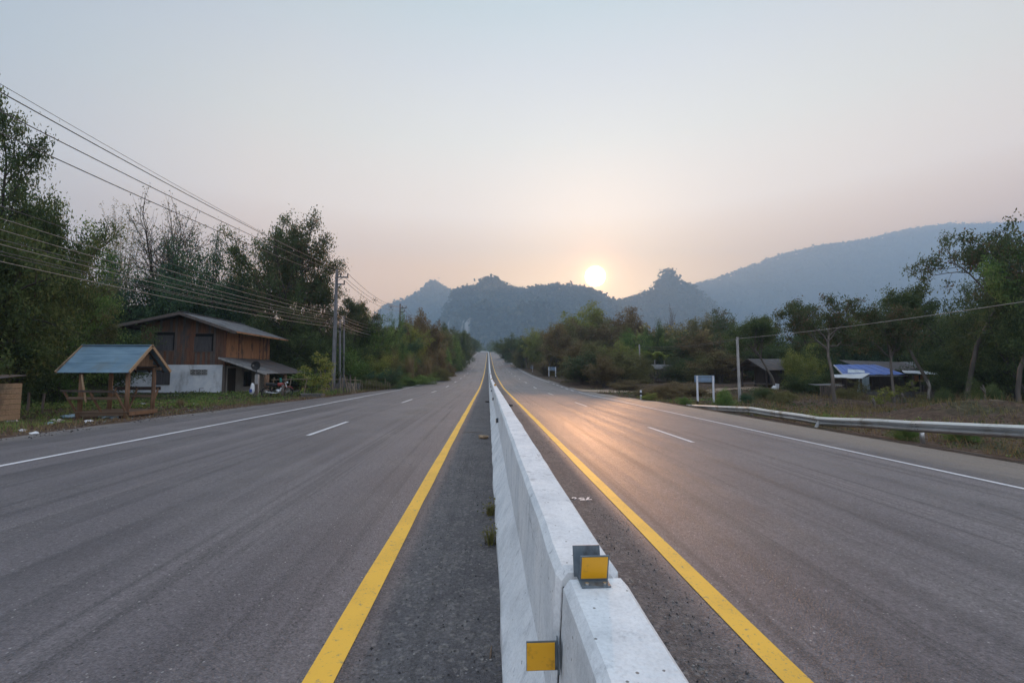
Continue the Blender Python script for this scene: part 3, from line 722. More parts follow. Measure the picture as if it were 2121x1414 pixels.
# ------------------------------------------------------------------ two-storey house
def build_house():
    YF = 32.0; XS = -17.98
    o = np.array([-21.0, 34.0, 0.0])
    t = thing('house', o, 'old two-storey house with brown plank upper floor and stained white lower wall', 'house')
    z1 = at(400, 757, YF)[2]; xl = at(228, 790, YF)[0]; xul = at(290, 720, YF)[0]
    ridge = at(375, 646, 31.2); el = at(228, 676, 31.2); er = at(492, 686, 31.2)
    rx, rzz = ridge[0], ridge[2]; elx, elz = el[0], el[2]; erx, erz = er[0], er[2]
    YB = 38.6
    def roofz(x): return rzz + (elz - rzz) * (rx - x) / (rx - elx) if x < rx else rzz + (erz - rzz) * (x - rx) / (erx - rx)
    # lower storey walls
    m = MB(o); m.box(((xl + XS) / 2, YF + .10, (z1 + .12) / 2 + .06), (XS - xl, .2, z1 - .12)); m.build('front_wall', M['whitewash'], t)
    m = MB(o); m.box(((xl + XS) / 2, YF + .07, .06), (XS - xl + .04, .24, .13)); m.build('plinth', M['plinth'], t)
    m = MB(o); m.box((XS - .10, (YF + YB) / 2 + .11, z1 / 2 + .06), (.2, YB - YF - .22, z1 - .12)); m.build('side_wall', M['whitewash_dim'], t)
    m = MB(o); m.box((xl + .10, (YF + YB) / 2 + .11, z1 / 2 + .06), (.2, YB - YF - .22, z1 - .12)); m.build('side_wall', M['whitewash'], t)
    m = MB(o); m.box(((xl + XS) / 2, YB - .05, 2.0), (XS - xl - .4, .1, 4.0)); m.build('back_wall', M['wood_dark'], t)
    m = MB(o); m.box(((xul + XS) / 2, (YF + YB) / 2, z1 + .02), (XS - xul, YB - YF - .1, .10)); m.build('floor_slab', M['wood_dark'], t)
    # upper storey: a dark lining with single planks in front of it
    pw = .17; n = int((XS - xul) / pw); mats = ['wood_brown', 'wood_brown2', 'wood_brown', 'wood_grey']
    wins = []
    for (a, b, c_, d_) in ((320, 359, 688, 725), (401, 439, 691, 727)):
        p0 = at(a, d_, YF); p1 = at(b, c_, YF); wins.append((p0[0], p1[0], p0[2], p1[2]))
    for k in range(n + 1):
        x = xul + k * pw + pw / 2
        if x > XS: break
        zt = roofz(x) - .12; zb = z1 - .05 - rnd.uniform(0, .05)
        segs = [(zb, zt)]
        for (wa, wb, wc, wd) in wins:
            if wa - .02 < x < wb + .02: segs = [(zb, wc), (wd, zt)]
        for (a, b) in segs:
            m = MB(o); m.box((x, YF + .035 + rnd.uniform(-.012, .012), (a + b) / 2), (pw - .012, .025, b - a)); m.build('plank', M[mats[rnd.randrange(4)]], t)
    m = MB(o)
    q = [(xul, z1), (XS, z1), (XS, roofz(XS) - .15), (rx, rzz - .15), (xul, roofz(xul) - .15)]
    m.add([(x, YF + .075, z) for x, z in q] + [(x, YF + .115, z) for x, z in q], [(0, 1, 2, 3, 4), (9, 8, 7, 6, 5)] + [(i, i + 5, (i + 1) % 5 + 5, (i + 1) % 5) for i in range(5)])
    m.build('upper_lining', M['void'], t)
    for (wa, wb, wc, wd) in wins:
        w = thing_part = link('window', MB(o).box(((wa + wb) / 2, YF + .055, wd - .10), (wb - wa, .02, .18)).mesh('window', M['void']), t)
        for s_ in (0, 1):
            xm = wa + (wb - wa) * (.25 + .5 * s_); MBs = MB(o); MBs.box((xm, YF + .02, (wc + wd - .2) / 2), ((wb - wa) / 2 - .012, .03, wd - wc - .2)); MBs.build('shutter', M['wood_shutter'], w)
        f = MB(o); f.box(((wa + wb) / 2, YF + .012, wc - .03), (wb - wa + .1, .05, .05)); f.box(((wa + wb) / 2, YF + .012, wd + .025), (wb - wa + .1, .05, .05)); f.build('window_frame', M['wood_grey'], w)
    # side wall of the upper storey, sun glow put into its orange plank colour
    for k in range(int((YB - YF) / .19)):
        y = YF + .10 + k * .19
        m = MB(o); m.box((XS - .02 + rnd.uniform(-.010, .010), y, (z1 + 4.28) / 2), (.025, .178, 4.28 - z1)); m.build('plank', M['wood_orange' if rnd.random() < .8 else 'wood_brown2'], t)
    m = MB(o); m.box((XS - .065, (YF + YB) / 2 + .06, (z1 + 4.3) / 2), (.03, YB - YF - .1, 4.2 - z1)); m.build('upper_lining', M['void'], t)
    for y0 in (33.5, 36.0):
        w = MB(o); w.box((XS + .012, y0 + .5, 3.0), (.03, 1.1, .05)); w.box((XS + .012, y0 + .5, 3.95), (.03, 1.1, .05)); w.build('shutter_rail', M['wood_orange'], t)
    m = MB(o); m.box((XS + .02, YF + .03, (z1 + 4.35) / 2), (.12, .12, 4.35 - z1)); m.build('corner_post', M['wood_brown2'], t)
    m = MB(o); m.box((XS + .06, YF + .02, z1 / 2), (.17, .17, z1 - .04)); m.build('ground_floor_post', M['wood_grey'], t)
    # roof
    for sgn in (0, 1):
        ex, ez = ((elx, elz), (erx, erz))[sgn]
        nsh = 9
        for k in range(nsh):
            ya = 31.05 + (YB + .3 - 31.05) * k / nsh; yb = 31.05 + (YB + .3 - 31.05) * (k + 1) / nsh + .05
            lift = .010 * (k % 2)
            q = [(rx, ya, rzz + lift), (ex, ya, ez + lift), (ex, yb, ez + lift), (rx, yb, rzz + lift)]
            m = MB(o); m.slab(q if sgn else q[::-1], .022, (0, 0, 1)); m.build('roof_sheet', M['fibre_sheet'], t)
        m = MB(o); m.beam((rx, 31.02, rzz - .10), (ex, 31.02, ez - .10), .03, .19); m.build('barge_board', M['wood_grey'], t)
        m = MB(o); m.beam((rx, 31.10, rzz - .15), (ex, 31.10, ez - .15), .05, .10); m.build('rafter', M['wood_dark'], t)
        for k in range(4):
            f = (k + 1) / 4.4; x = rx + (ex - rx) * f; z = rzz + (ez - rzz) * f - .07
            m = MB(o); m.beam((x, 31.15, z), (x, YB, z), .05, .08); m.build('purlin', M['wood_dark'], t)
    m = MB(o); m.beam((rx, 31.0, rzz + .025), (rx, YB + .35, rzz + .025), .30, .035); m.build('ridge_cap', M['fibre_sheet'], t)
    m = MB(o); m.beam((erx, 31.1, erz - .06), (erx, YB + .3, erz - .06), .03, .12); m.build('eave_board', M['wood_orange'], t)
    # lower front openings
    p0 = at(318, 797, YF); p1 = at(353, 767, YF)
    w = link('window', MB(o).box(((p0[0] + p1[0]) / 2, YF - .012, (p0[2] + p1[2]) / 2), (p1[0] - p0[0], .03, p1[2] - p0[2])).mesh('window', M['wood_dark']), t)
    nb = 6
    for k in range(nb):
        x = p0[0] + (p1[0] - p0[0]) * (k + .5) / nb
        m = MB(o); m.box((x, YF - .04, (p0[2] + p1[2]) / 2), ((p1[0] - p0[0]) / nb - .014, .025, p1[2] - p0[2] - .04)); m.build('shutter_board', M['wood_shutter'], w)
    for (a, b, c_, d_) in ((394, 430, 765, 776), (235, 273, 773, 784)):
        p0 = at(a, d_, YF); p1 = at(b, c_, YF); cw = (p1[0] - p0[0]) / 3; ch = (p1[2] - p0[2]) / 2
        v = link('vent_opening', MB(o).box(((p0[0] + p1[0]) / 2, YF - .003, (p0[2] + p1[2]) / 2), (p1[0] - p0[0], .012, p1[2] - p0[2])).mesh('vent_opening', M['void']), t)
        for i in range(3):
            for j in range(2):
                cx_, cz_ = p0[0] + cw * (i + .5), p0[2] + ch * (j + .5)
                m = MB(o)
                for dx in (-.46, .46): m.box((cx_ + dx * cw, YF - .02, cz_), (cw * .10, .04, ch))
                for dz in (-.44, .44): m.box((cx_, YF - .02, cz_ + dz * ch), (cw * .82, .036, ch * .12))
                m.beam((cx_ - cw * .38, YF - .018, cz_ - ch * .34), (cx_ + cw * .38, YF - .018, cz_ + ch * .34), .03, .022, (0, 1, 0))
                m.beam((cx_ - cw * .38, YF - .014, cz_ + ch * .34), (cx_ + cw * .38, YF - .014, cz_ - ch * .34), .03, .022, (0, 1, 0))
                m.build('vent_block', M['concrete'], v)
    pp = at(414, 815, YF); m = MB(o); m.tube([(pp[0], YF - .05, .05), (pp[0], YF - .05, .46), (pp[0] + .24, YF - .05, .48)], .018, 6); m.build('water_pipe', M['concrete_dark'], t)
    # door and window in the shaded side wall
    d = link('door', MB(o).box((XS + .02, 33.0, .93), (.04, .95, 1.80)).mesh('door', M['wood_dark']), t)
    m = MB(o); m.box((XS + .055, 33.36, .9), (.03, .04, .10)); m.build('handle', M['steel_dark'], d)
    w = link('window', MB(o).box((XS + .01, 35.1, 1.05), (.03, .95, 1.0)).mesh('window', M['void']), t)
    m = MB(o)
    for y in (34.6, 35.1, 35.6): m.box((XS + .03, y, 1.05), (.03, .05, 1.05))
    m.box((XS + .034, 35.1, 1.575), (.034, 1.05, .05)); m.box((XS + .034, 35.1, .525), (.034, 1.05, .05)); m.build('window_frame', M['wood_dark'], w)
    # lean-to over the yard
    ax, az, bx_, bz = XS + .05, 2.55, -14.75, 1.46
    for k in range(8):
        ya = 31.3 + 6.9 * k / 8; yb = 31.3 + 6.9 * (k + 1) / 8 + .04; lf = .012 * (k % 2)
        m = MB(o); m.slab([(ax, ya, az + lf), (bx_, ya, bz + lf), (bx_, yb, bz + lf), (ax, yb, az + lf)], .018, (0, 0, 1)); m.build('lean_to_sheet', M['fibre_sheet' if k < 2 else 'rust_sheet'], t)
    m = MB(o); m.beam((ax, 31.27, az - .06), (bx_, 31.27, bz - .06), .03, .12); m.build('lean_to_barge_board', M['concrete'], t)
    for y in (31.4, 33.7, 36.0, 38.0):
        m = MB(o); m.beam((ax, y, az - .09), (bx_, y, bz - .09), .05, .09); m.build('lean_to_rafter', M['wood_dark'], t)
    for (x, y) in ((-14.9, 31.5), (-15.0, 34.6), (-15.0, 38.0)):
        m = MB(o); m.tube([(x, y, float(ground(x, y)) - .1), (x, y, 1.42)], [.13, .12], 9); m.build('lean_to_post', M['wood_hut'], t, smooth=True)
    m = MB(o); m.box((-16.4, 34.8, .03), (3.4, 6.6, .12)); m.build('yard_slab', M['concrete_dark'], t)
    m = MB(o); m.box(((xl + XS) / 2 + .4, YF - .5, .0), (XS - xl + 1.6, 1.1, .10)); m.build('front_step', M['concrete'], t)
build_house()

def dish(c, r):
    t = thing('satellite_dish', c, 'round black mesh satellite dish on a post in front of the lean-to', 'satellite dish')
    n = 24; rings = 5; vs = []; fs = []
    for i in range(rings + 1):
        rr = r * i / rings
        for k in range(n):
            a = 2 * math.pi * k / n; vs.append((c[0] + rr * math.cos(a), c[1] + .10 * (i / rings) ** 2 * -1 + .08, c[2] + rr * math.sin(a)))
    for i in range(rings):
        for k in range(n): fs.append((i * n + k, i * n + (k + 1) % n, (i + 1) * n + (k + 1) % n, (i + 1) * n + k))
    m = MB(c); m.add(vs, fs); ob = m.build('reflector', M['black_paint'], t, smooth=True)
    s_ = ob.modifiers.new('thick', 'SOLIDIFY'); s_.thickness = .012
    m = MB(c); m.tube([(c[0] - r * .5, c[1], c[2] - r * .6), (c[0], c[1] - .32, c[2])], .008, 5); m.tube([(c[0] + r * .5, c[1], c[2] - r * .6), (c[0], c[1] - .32, c[2])], .008, 5); m.build('feed_arm', M['steel_dark'], t)
    m = MB(c); m.tube([(c[0], c[1] - .36, c[2]), (c[0], c[1] - .28, c[2])], .035, 8); m.build('receiver', M['concrete'], t)
    m = MB(c); m.tube([(c[0], c[1] + .10, c[2] - .05), (c[0], c[1] + .14, c[2] - .62)], .025, 7); m.build('mast', M['steel_dark'], t)
gpost = at(531, 823, 29.3)
m = MB((gpost[0], 29.3, 0)); m.box((gpost[0], 29.3, .66), (.20, .20, 1.5)); tag(m.build('concrete_post', M['concrete'], None, bevel=.015), 'grey concrete gate post standing under the black dish', 'post')
m = MB((gpost[0], 29.1, 0)); m.box((gpost[0] + .02, 29.1, .34), (.22, .18, .95)); tag(m.build('wooden_post', M['wood_grey'], None, bevel=.01), 'short weathered wooden post in front of the dish post', 'post')
dp = at(530, 757, 29.3); dish(np.array([dp[0], 29.3, dp[2]]), .29)
# feed sack hanging by the post
sp = at(522, 806, 28.9); bag = MB((sp[0], 28.9, sp[2]))
pts = [(0, 0, .38), (0, 0, .30), (0, 0, .1), (0, 0, -.1), (0, 0, -.26), (0, 0, -.30)]
bag.tube([(sp[0] + p[0] + .03 * math.sin(i), 28.9, sp[2] + p[2]) for i, p in enumerate(pts)], [.03, .09, .13, .15, .13, .05], 9)
bo = bag.build('sack', M['white_plastic'], None, smooth=True); tag(bo, 'white woven sack with blue print hanging beside the gate post', 'sack')
bp = MB((sp[0], 28.9, sp[2])); bp.box((sp[0], 28.745, sp[2] - .08), (.15, .02, .20)); bp.build('blue_print', M['blue_print'], bo)

# parked motorcycle half hidden in the grass
def motorcycle(p, rz_):
    t = thing('motorcycle', p, 'old dark motorcycle parked in the tall grass beside the lean-to', 'motorcycle', None, rz_)
    def add(name, fn, mat_, par=None):
        m = MB(); fn(m); return m.build(name, M[mat_], par or t, smooth=True)
    for x in (-.60, .62):
        def wheel(m, x=x):
            n = 22; pts = [(x + .28 * math.cos(a), 0, .29 + .28 * math.sin(a)) for a in np.linspace(0, 2 * math.pi, n + 1)]; m.tube(pts, .045, 7, cap=False)
        w = add('wheel', wheel, 'rubber')
        def rim(m, x=x):
            for k in range(9):
                a = math.pi * k / 9; m.tube([(x - .24 * math.cos(a), 0, .29 - .24 * math.sin(a)), (x + .24 * math.cos(a), 0, .29 + .24 * math.sin(a))], .006, 4)
            m.tube([(x, -.06, .29), (x, .06, .29)], .05, 8)
        add('rim', rim, 'galv', w)
    add('frame', lambda m: (m.tube([(.50, 0, .82), (.1, 0, .48), (-.2, 0, .36), (-.60, 0, .29)], .03, 6), m.tube([(.1, 0, .48), (-.25, 0, .66), (-.65, 0, .68)], .025, 6)), 'steel_dark')
    add('fork', lambda m: [m.tube([(.44, s * .07, .86), (.62, s * .07, .29)], .02, 6) for s in (-1, 1)], 'galv')
    add('fuel_tank', lambda m: m.tube([(.40, 0, .72), (.28, 0, .76), (.05, 0, .74), (-.02, 0, .70)], [.05, .12, .13, .06], 9), 'red_paint')
    add('seat', lambda m: m.tube([(.02, 0, .73), (-.2, 0, .75), (-.55, 0, .78), (-.66, 0, .80)], [.07, .11, .11, .06], 8), 'rubber')
    add('engine', lambda m: (m.box((.08, 0, .34), (.34, .24, .22)), m.tube([(.14, 0, .4), (.26, 0, .56)], .08, 9)), 'galv')
    add('exhaust', lambda m: m.tube([(.2, -.13, .3), (-.1, -.15, .22), (-.62, -.16, .28)], [.02, .03, .04], 7), 'galv')
    add('handlebar', lambda m: m.tube([(.36, -.34, .98), (.44, -.12, .94), (.44, .12, .94), (.36, .34, .98)], .014, 6), 'steel_dark')
    add('headlight', lambda m: m.tube([(.50, 0, .86), (.60, 0, .86)], [.06, .085], 10), 'galv')
    for s in (-1, 1): add('mirror', lambda m: (m.tube([(.38, s * .2, .96), (.36, s * .26, 1.12)], .007, 5), m.box((.36, s * .26, 1.15), (.02, .10, .07))), 'black_paint')
    add('front_mudguard', lambda m: m.tube([(.62 + .33 * math.cos(a), 0, .29 + .33 * math.sin(a)) for a in np.linspace(.5, 2.2, 8)], .035, 6), 'red_paint')
    add('rear_rack', lambda m: m.box((-.62, 0, .70), (.36, .2, .03)), 'steel_dark')
p = at(574, 818, 29.6); motorcycle(np.array([p[0], 29.6, float(ground(p[0], 29.6))]), R(35))
for px, Y, h, r_, lab in ((586, 29.3, .78, .08, 'short round wooden stump post standing next to the motorcycle'), (553, 31.0, 1.35, .12, 'thick brown timber post carrying the lean-to edge behind the motorcycle')):
    p = gp(px, Y); m = MB(p); m.tube([p - (0, 0, .1), p + (.01, 0, h)], [r_, r_ * .93], 9); tag(m.build('timber_post', M['wood_grey' if h < 1 else 'wood_hut'], None, smooth=True), lab, 'post')
# drying frame with a teal cloth
p = gp(578, 30.4); t = thing('drying_frame', p, 'rough pole drying frame with a teal cloth behind the motorcycle', 'rack')
m = MB(p); m.tube([p + (-.5, 0, 1.05), p + (1.9, .3, 1.12)], .025, 6); m.build('rail', M['bamboo_dry'], t)
for dx in (-.4, .7, 1.7):
    m = MB(p); m.tube([p + (dx - .12, 0, -.05), p + (dx + .05, .08, 1.2)], .028, 6); m.build('leg', M['bamboo_dry'], t)
m = MB(p); m.tube([p + (.05, .05, 1.16), p + (.1, .05, 1.0), p + (.06, .05, .72)], [.05, .09, .05], 7); tag(m.build('cloth', M['teal_paint'], None, smooth=True), 'small teal cloth draped over the pole drying frame', 'cloth')
# concrete trough at the verge
p = gp(650, 30.0); t = thing('concrete_trough', p, 'low dark concrete trough lying at the edge of the left shoulder', 'trough')
m = MB(p); m.box(p + (0, -.28, .10), (1.30, .07, .24)); m.box(p + (0, .28, .10), (1.30, .07, .24)); m.box(p + (-.62, 0, .10), (.07, .49, .24)); m.box(p + (.62, 0, .10), (.07, .49, .24)); m.build('walls', M['concrete_dark'], t)
m = MB(p); m.box(p + (0, 0, .02), (1.17, .49, .06)); m.build('bottom', M['concrete_dark'], t)
m = MB(p); m.box(p + (0, -.29, .235), (1.34, .12, .03)); m.build('rim', M['concrete'], t)

# ------------------------------------------------------------------ utility poles and wires on the left
def catenary(a, b, sag, n=22):
    a = np.array(a, float); b = np.array(b, float)
    return [a + (b - a) * s - np.array([0, 0, 4 * sag * s * (1 - s)]) for s in np.linspace(0, 1, n)]
def utility_pole(p, top, label, arms=True, lean=(0, 0), group=None, small=1.0):
    t = thing('utility_pole', p, label, 'utility pole', group)
    q = np.array([p[0] + lean[0], p[1] + lean[1], top])
    m = MB(p); m.tube([p - (0, 0, .4), p + (q - p) * .5, q], [.17 * small, .145 * small, .11 * small], 4); m.build('shaft', M['pole_concrete'], t)
    def pt(z): return p + (q - p) * ((z - p[2]) / (q[2] - p[2]))
    ins = {}
    if arms:
        for k, (dz, L, xs_) in enumerate(((.62, .92, (.30, .86)), (1.18, .66, (.60,)))):
            c = pt(top - dz); m = MB(p); m.box(c + (L / 2, 0, 0), (L, .09, .10)); m.beam(c + (.02, 0, -.35), c + (L * .5, 0, -.04), .03, .03); m.build('crossarm', M['steel_dark'], t)
            for x in xs_:
                b = c + (x, 0, .05)
                m = MB(p); m.tube([b, b + (0, 0, .08), b + (0, 0, .16), b + (0, 0, .26)], [.03, .055, .06, .03], 8); m.build('insulator', M['steel_dark'], t, smooth=True)
                ins[(k, x)] = b + (0, 0, .26)
    return t, pt, ins
p1 = onp = gp(690, 36.3); top1 = at(698, 558, 36.3)
P1, pt1, in1 = utility_pole(p1, top1[2], 'tall grey concrete utility pole with two crossarms, nearest on the left verge', True, (top1[0] - p1[0], 0))
p2_ = gp(826, 67.0); top2 = at(829, 629, 67.0)
P2, pt2, in2 = utility_pole(p2_, top2[2], 'second crossarmed utility pole rising above the left hillside shrubs', True, (top2[0] - p2_[0], 0))
p3_ = gp(864, 100.0); top3 = at(864, 656, 100.0)
P3, pt3, in3 = utility_pole(p3_, top3[2], 'third and smallest crossarmed utility pole, against the blue mountain', True)
p0 = np.array([-13.2, -2.0, float(ground(-13.2, -2.0))])
P0, pt0, in0 = utility_pole(p0, p0[2] + 9.6, 'utility pole beside the camera on the left verge', True)
def wire(pts, r_, label, group, mat_='cable', name='overhead_wire'):
    m = MB(pts[0]); m.tube(pts, r_, 5, cap=False); return tag(m.build(name, M[mat_], None, smooth=True), label, 'wire', group)
def fit_start(a, px0, py0, sag):
    """other end at the pole beside the camera, so that the wire leaves the frame at the given height"""
    X = a[0] - .55; d_ = ray(px0, py0); Yc = X * .97 * d_[1] / d_[0]; z = at(px0, py0, Yc)[2]
    T_ = (a[1] - Yc) / (a[1] + 2.0)
    z0 = a[2] + (z - a[2] + 4 * sag * T_ * (1 - T_)) / T_
    return np.array([X, -2.0, z0])
ua = [in1[(0, .86)], in1[(0, .30)], in1[(1, .60)]]
for a, py, lab in zip(ua, (182, 222, 268), ('uppermost thick black power line crossing the top left sky', 'middle thick black power line crossing the top left sky', 'lowest of the three thick black power lines in the top left sky')):
    wire(catenary(a, fit_start(a, 0, py, .55), .55, 40), .015, lab, None, name='power_line')
a = pt1(top1[2] - .03); wire(catenary(a, fit_start(a, 0, 165, .5), .5, 40), .008, 'thin earth wire running above the three thick power lines', None, name='earth_wire')
low_y = [(648, 421), (652, 447), (657, 471), (661, 492), (665, 502), (669, 517), (672, 524), (677, 538)]
for i, (pa, pb) in enumerate(low_y):
    z = at(692, pa, 36.3)[2]; a = pt1(z) + (-.13, 0, 0)
    wire(catenary(a, fit_start(a, 0, pb, .38 + .05 * (i % 3)), .38 + .05 * (i % 3), 36), .010, ['uppermost', 'second from the top', 'third from the top', 'fourth from the top', 'fourth from the bottom', 'third from the bottom', 'second from the bottom', 'lowest'][i] + ' cable of the low bundle strung in front of the left trees', 'low cable bundle along the left verge', 'cable_old' if i in (1, 2, 4, 7) else 'cable')
for k, key in enumerate(((0, .86), (0, .30), (1, .60))):
    w_ = catenary(in1[key], in2[key], .95, 30); wire(w_, .018, 'power line sagging from the nearest pole to the second, hung from the ' + ('outer upper insulator', 'inner upper insulator', 'lower crossarm')[k], 'upper lines between the first two poles', name='power_line')
    wire(catenary(in2[key], in3[key], .8, 20), .016, 'power line dropping from the second pole to the third, hung from the ' + ('outer upper insulator', 'inner upper insulator', 'lower crossarm')[k], 'upper lines between the far poles', name='power_line')
for f in (.36, .66):
    c = np.mean([np.array(catenary(in1[k_], in2[k_], .95, 51)[int(50 * f)]) for k_ in ((0, .86), (0, .30), (1, .60))], axis=0)
    m = MB(c)
    for a_ in (0, 60, 120): m.beam(c + (.32 * math.cos(R(a_)), 0, .32 * math.sin(R(a_))), c - (.32 * math.cos(R(a_)), 0, .32 * math.sin(R(a_))), .03, .03, (0, 1, 0))
    tag(m.build('cable_spacer', M['black_paint'], None), 'star-shaped spacer on the sagging lines, %s' % ('nearer the first pole' if f < .5 else 'nearer the second pole'), 'spacer')
for i in range(7):
    z = at(692, 650 + 4.0 * i, 36.3)[2]; z2 = at(828, 676 + 2.2 * i, 67.0)[2]
    wire(catenary(pt1(z) + (.05, 0, 0), pt2(z2), .55 + .18 * (i % 4), 24), .014, 'old cable looping low between the first and second pole', 'low cables between the first two poles', 'cable_old' if i % 2 else 'cable')
    if i < 4: wire(catenary(pt2(z2), pt3(z2 + 1.5), .7 + .1 * i, 16), .014, 'old cable looping low beyond the second pole', 'low cables beyond the second pole', 'cable')
for px, Y, tp, lab in ((704, 42.0, 661, 'left one of the pair of plain grey concrete poles on the bank'), (712, 42.6, 655, 'right one of the pair of plain grey concrete poles on the bank')):
    p = gp(px, Y); tz = at(px, tp, Y)[2]; t = thing('concrete_pole', p, lab, 'pole')
    m = MB(p); m.tube([p - (0, 0, .3), (p[0] - .12, Y, tz)], [.11, .085], 4); m.build('shaft', M['pole_concrete'], t)
    m = MB(p); m.box((p[0] - .10, Y - .09, tz - .9), (.16, .10, .30)); m.build('cable_box', M['black_paint'], t)

# stick fence round the pole foot
p = gp(700, 35.6); t = thing('stick_fence', p, 'rough leaning stick fence around the foot of the nearest utility pole', 'fence')
for k in range(17):
    f = k / 16; b = np.array([-12.6 + 2.5 * f, 35.4 + .9 * math.sin(f * 3), 0]); b[2] = float(ground(b[0], b[1])) - .05
    h = rnd.uniform(1.0, 1.9) * (1 - .25 * f); d = np.array([rnd.uniform(-.35, .12), rnd.uniform(-.1, .1), h])
    m = MB(p); m.tube([b, b + d * .5 + (.02, 0, 0), b + d], [.045, .04, .032], 5); m.build('picket', M['bamboo_dry' if rnd.random() < .6 else 'wood_grey'], t)
m = MB(p); m.tube([(-12.8, 35.35, .95), (-11.4, 36.0, 1.0), (-9.9, 36.3, .9)], .025, 5); m.build('cross_rail', M['bamboo_dry'], t)
p = gp(735, 40.0); t = thing('stick_fence', p, 'low row of dry sticks along the foot of the bank', 'fence')
for k in range(16):
    X = -12.2 + k * .22; Y = 40.6 + .1 * k; b = np.array([X, Y, float(ground(X, Y)) - .05]); m = MB(p); m.tube([b, b + (rnd.uniform(-.1, .1), 0, rnd.uniform(.6, 1.1))], [.03, .02], 5); m.build('picket', M['bamboo_dry'], t)
p = gp(716, 41.2); m = MB(p); m.box(p + (0, 0, .25), (2.6, .25, .6)); tag(m.build('retaining_wall', M['concrete_dark'], None), 'short dark retaining wall at the foot of the pole pair', 'wall')

# left edge: tan board shed end and short posts
p = np.array([-15.62, 14.6, 0]); p[2] = float(ground(p[0], p[1])); t = thing('board_shed', p, 'tan board shed end cut by the left edge of the photograph', 'shed')
for k in range(7):
    m = MB(p); m.box((p[0] - .55, 14.6, p[2] + .1 + k * .17 + .08), (1.45, .03, .162)); m.build('board', M['wood_tan'], t)
m = MB(p); m.box((p[0] + .20, 14.58, p[2] + .70), (.09, .09, 1.45), np.array(Matrix.Rotation(R(6), 3, 'Y'))); m.build('corner_post', M['wood_tan'], t)
m = MB(p); m.slab([(p[0] - 1.5, 14.3, p[2] + 1.42), (p[0] + .3, 14.3, p[2] + 1.36), (p[0] + .3, 16.0, p[2] + 1.55), (p[0] - 1.5, 16.0, p[2] + 1.6)], .02); m.build('roof_sheet', M['rust_sheet'], t)
for k in range(7):
    m = MB(p); m.box((p[0] + .19, 15.3, p[2] + .1 + k * .17 + .08), (.03, 1.35, .160)); m.build('board', M['wood_tan'], t)
for px, Y, lab in ((61, 18.2, 'thin leaning fence stake, left one of the two in the dark undergrowth'), (91, 18.0, 'thin leaning fence stake, right one, nearer the shelter')):
    p = gp(px, Y); m = MB(p); m.tube([p - (0, 0, .1), p + (.02, 0, .4), p + (.05 if px > 70 else .01, 0, .78)], [.045, .042, .036], 6); tag(m.build('fence_stake', M['wood_grey'], None), lab, 'stake')

# ------------------------------------------------------------------ right verge: signs, posts, guard rail
def two_post_sign(px0, px1, Y, top_py, bw, bh, label, base_extra=0.0, ps=.10):
    a = gp(px0, Y, -.05); b = gp(px1, Y, -.05); zt = at(px0, top_py, Y)[2]; c = (a + b) / 2
    t = thing('road_sign', c, label, 'road sign')
    for q in (a, b):
        m = MB(c); m.box((q[0], Y, (q[2] + zt) / 2), (ps, ps, zt - q[2])); po = m.build('post', M['pole_paint'], t, bevel=.01)
        if ps > .08:
            m = MB(c); m.box((q[0], Y - .001, q[2] + .22), (ps + .004, ps + .004, .34)); m.build('post_foot', M['black_paint'], t)
            for dz in (.12, bh - .08):
                m = MB(c); m.tube([(q[0], Y - ps / 2 - .02, zt - dz), (q[0], Y - ps / 2 + .01, zt - dz)], .014, 6); m.build('bolt', M['steel_dark'], po)
    m = MB(c); m.box((c[0], Y + ps / 2 + .02, zt - bh / 2 + .02), (bw, .012, bh)); m.build('panel', M['sign_back'], t)
    m = MB(c)
    for dz in (.08, bh - .08): m.box((c[0], Y + ps / 2 + .006, zt - dz), (bw * .97, .02, .035))
    m.build('stiffener', M['slate_plate'], t)
two_post_sign(1444, 1477, 28.9, 778, 1.33, .44, 'back of a blue-grey road sign on two white concrete posts behind the guard rail start')
two_post_sign(1137, 1151, 80.0, 760, 1.40, .66, 'small pale blue sign back on two posts, further up the right verge', ps=.12)
p = gp(1103, 112.0); zt = at(1103, 756, 112)[2]; t = thing('round_sign', p, 'tiny blue round sign back on a single post far up the right verge', 'road sign')
m = MB(p); m.tube([p - (0, 0, .2), (p[0], 112, zt)], .06, 6); m.build('post', M['pole_paint'], t)
m = MB(p); m.tube([(p[0] - .1, 112.05, zt - .45), (p[0] - .1, 112.09, zt - .45)], .46, 20); m.build('panel', M['sign_back'], t)
p = gp(963.5, 185.0); t = thing('warning_sign', p, 'tiny yellow bend warning sign on the far left verge', 'road sign')
zt = at(964, 733, 185)[2]
m = MB(p); m.tube([p - (0, 0, .3), (p[0], 185, zt)], .07, 6); m.build('post', M['pole_paint'], t)
q = np.array([p[0], 184.9, zt - .75]); s_ = .80
m = MB(p); m.hexa([q + v for v in ((-s_, 0, 0), (0, 0, -s_), (s_, 0, 0), (0, 0, s_))], [q + v + np.array((0, .04, 0)) for v in (np.array((-s_, 0, 0)), np.array((0, 0, -s_)), np.array((s_, 0, 0)), np.array((0, 0, s_)))]); m.build('panel', M['yellow_sign'], t)
m = MB(p); m.beam(q + (.12, -.01, -.38), q + (.12, -.01, .05), .12, .02, (0, 1, 0)); m.beam(q + (.14, -.01, .05), q + (-.25, -.01, .25), .12, .02, (0, 1, 0)); m.build('bend_arrow', M['black_paint'], t)
m = MB(p); m.box((p[0] + .05, 184.9, zt - 2.2), (.8, .04, .5)); m.build('lower_panel', M['green_panel'], t)
p = gp(941, 150.0); zt = at(941, 745, 150)[2]; t = thing('small_sign', p, 'tiny white plate on a thin post at the concrete drive mouth', 'road sign')
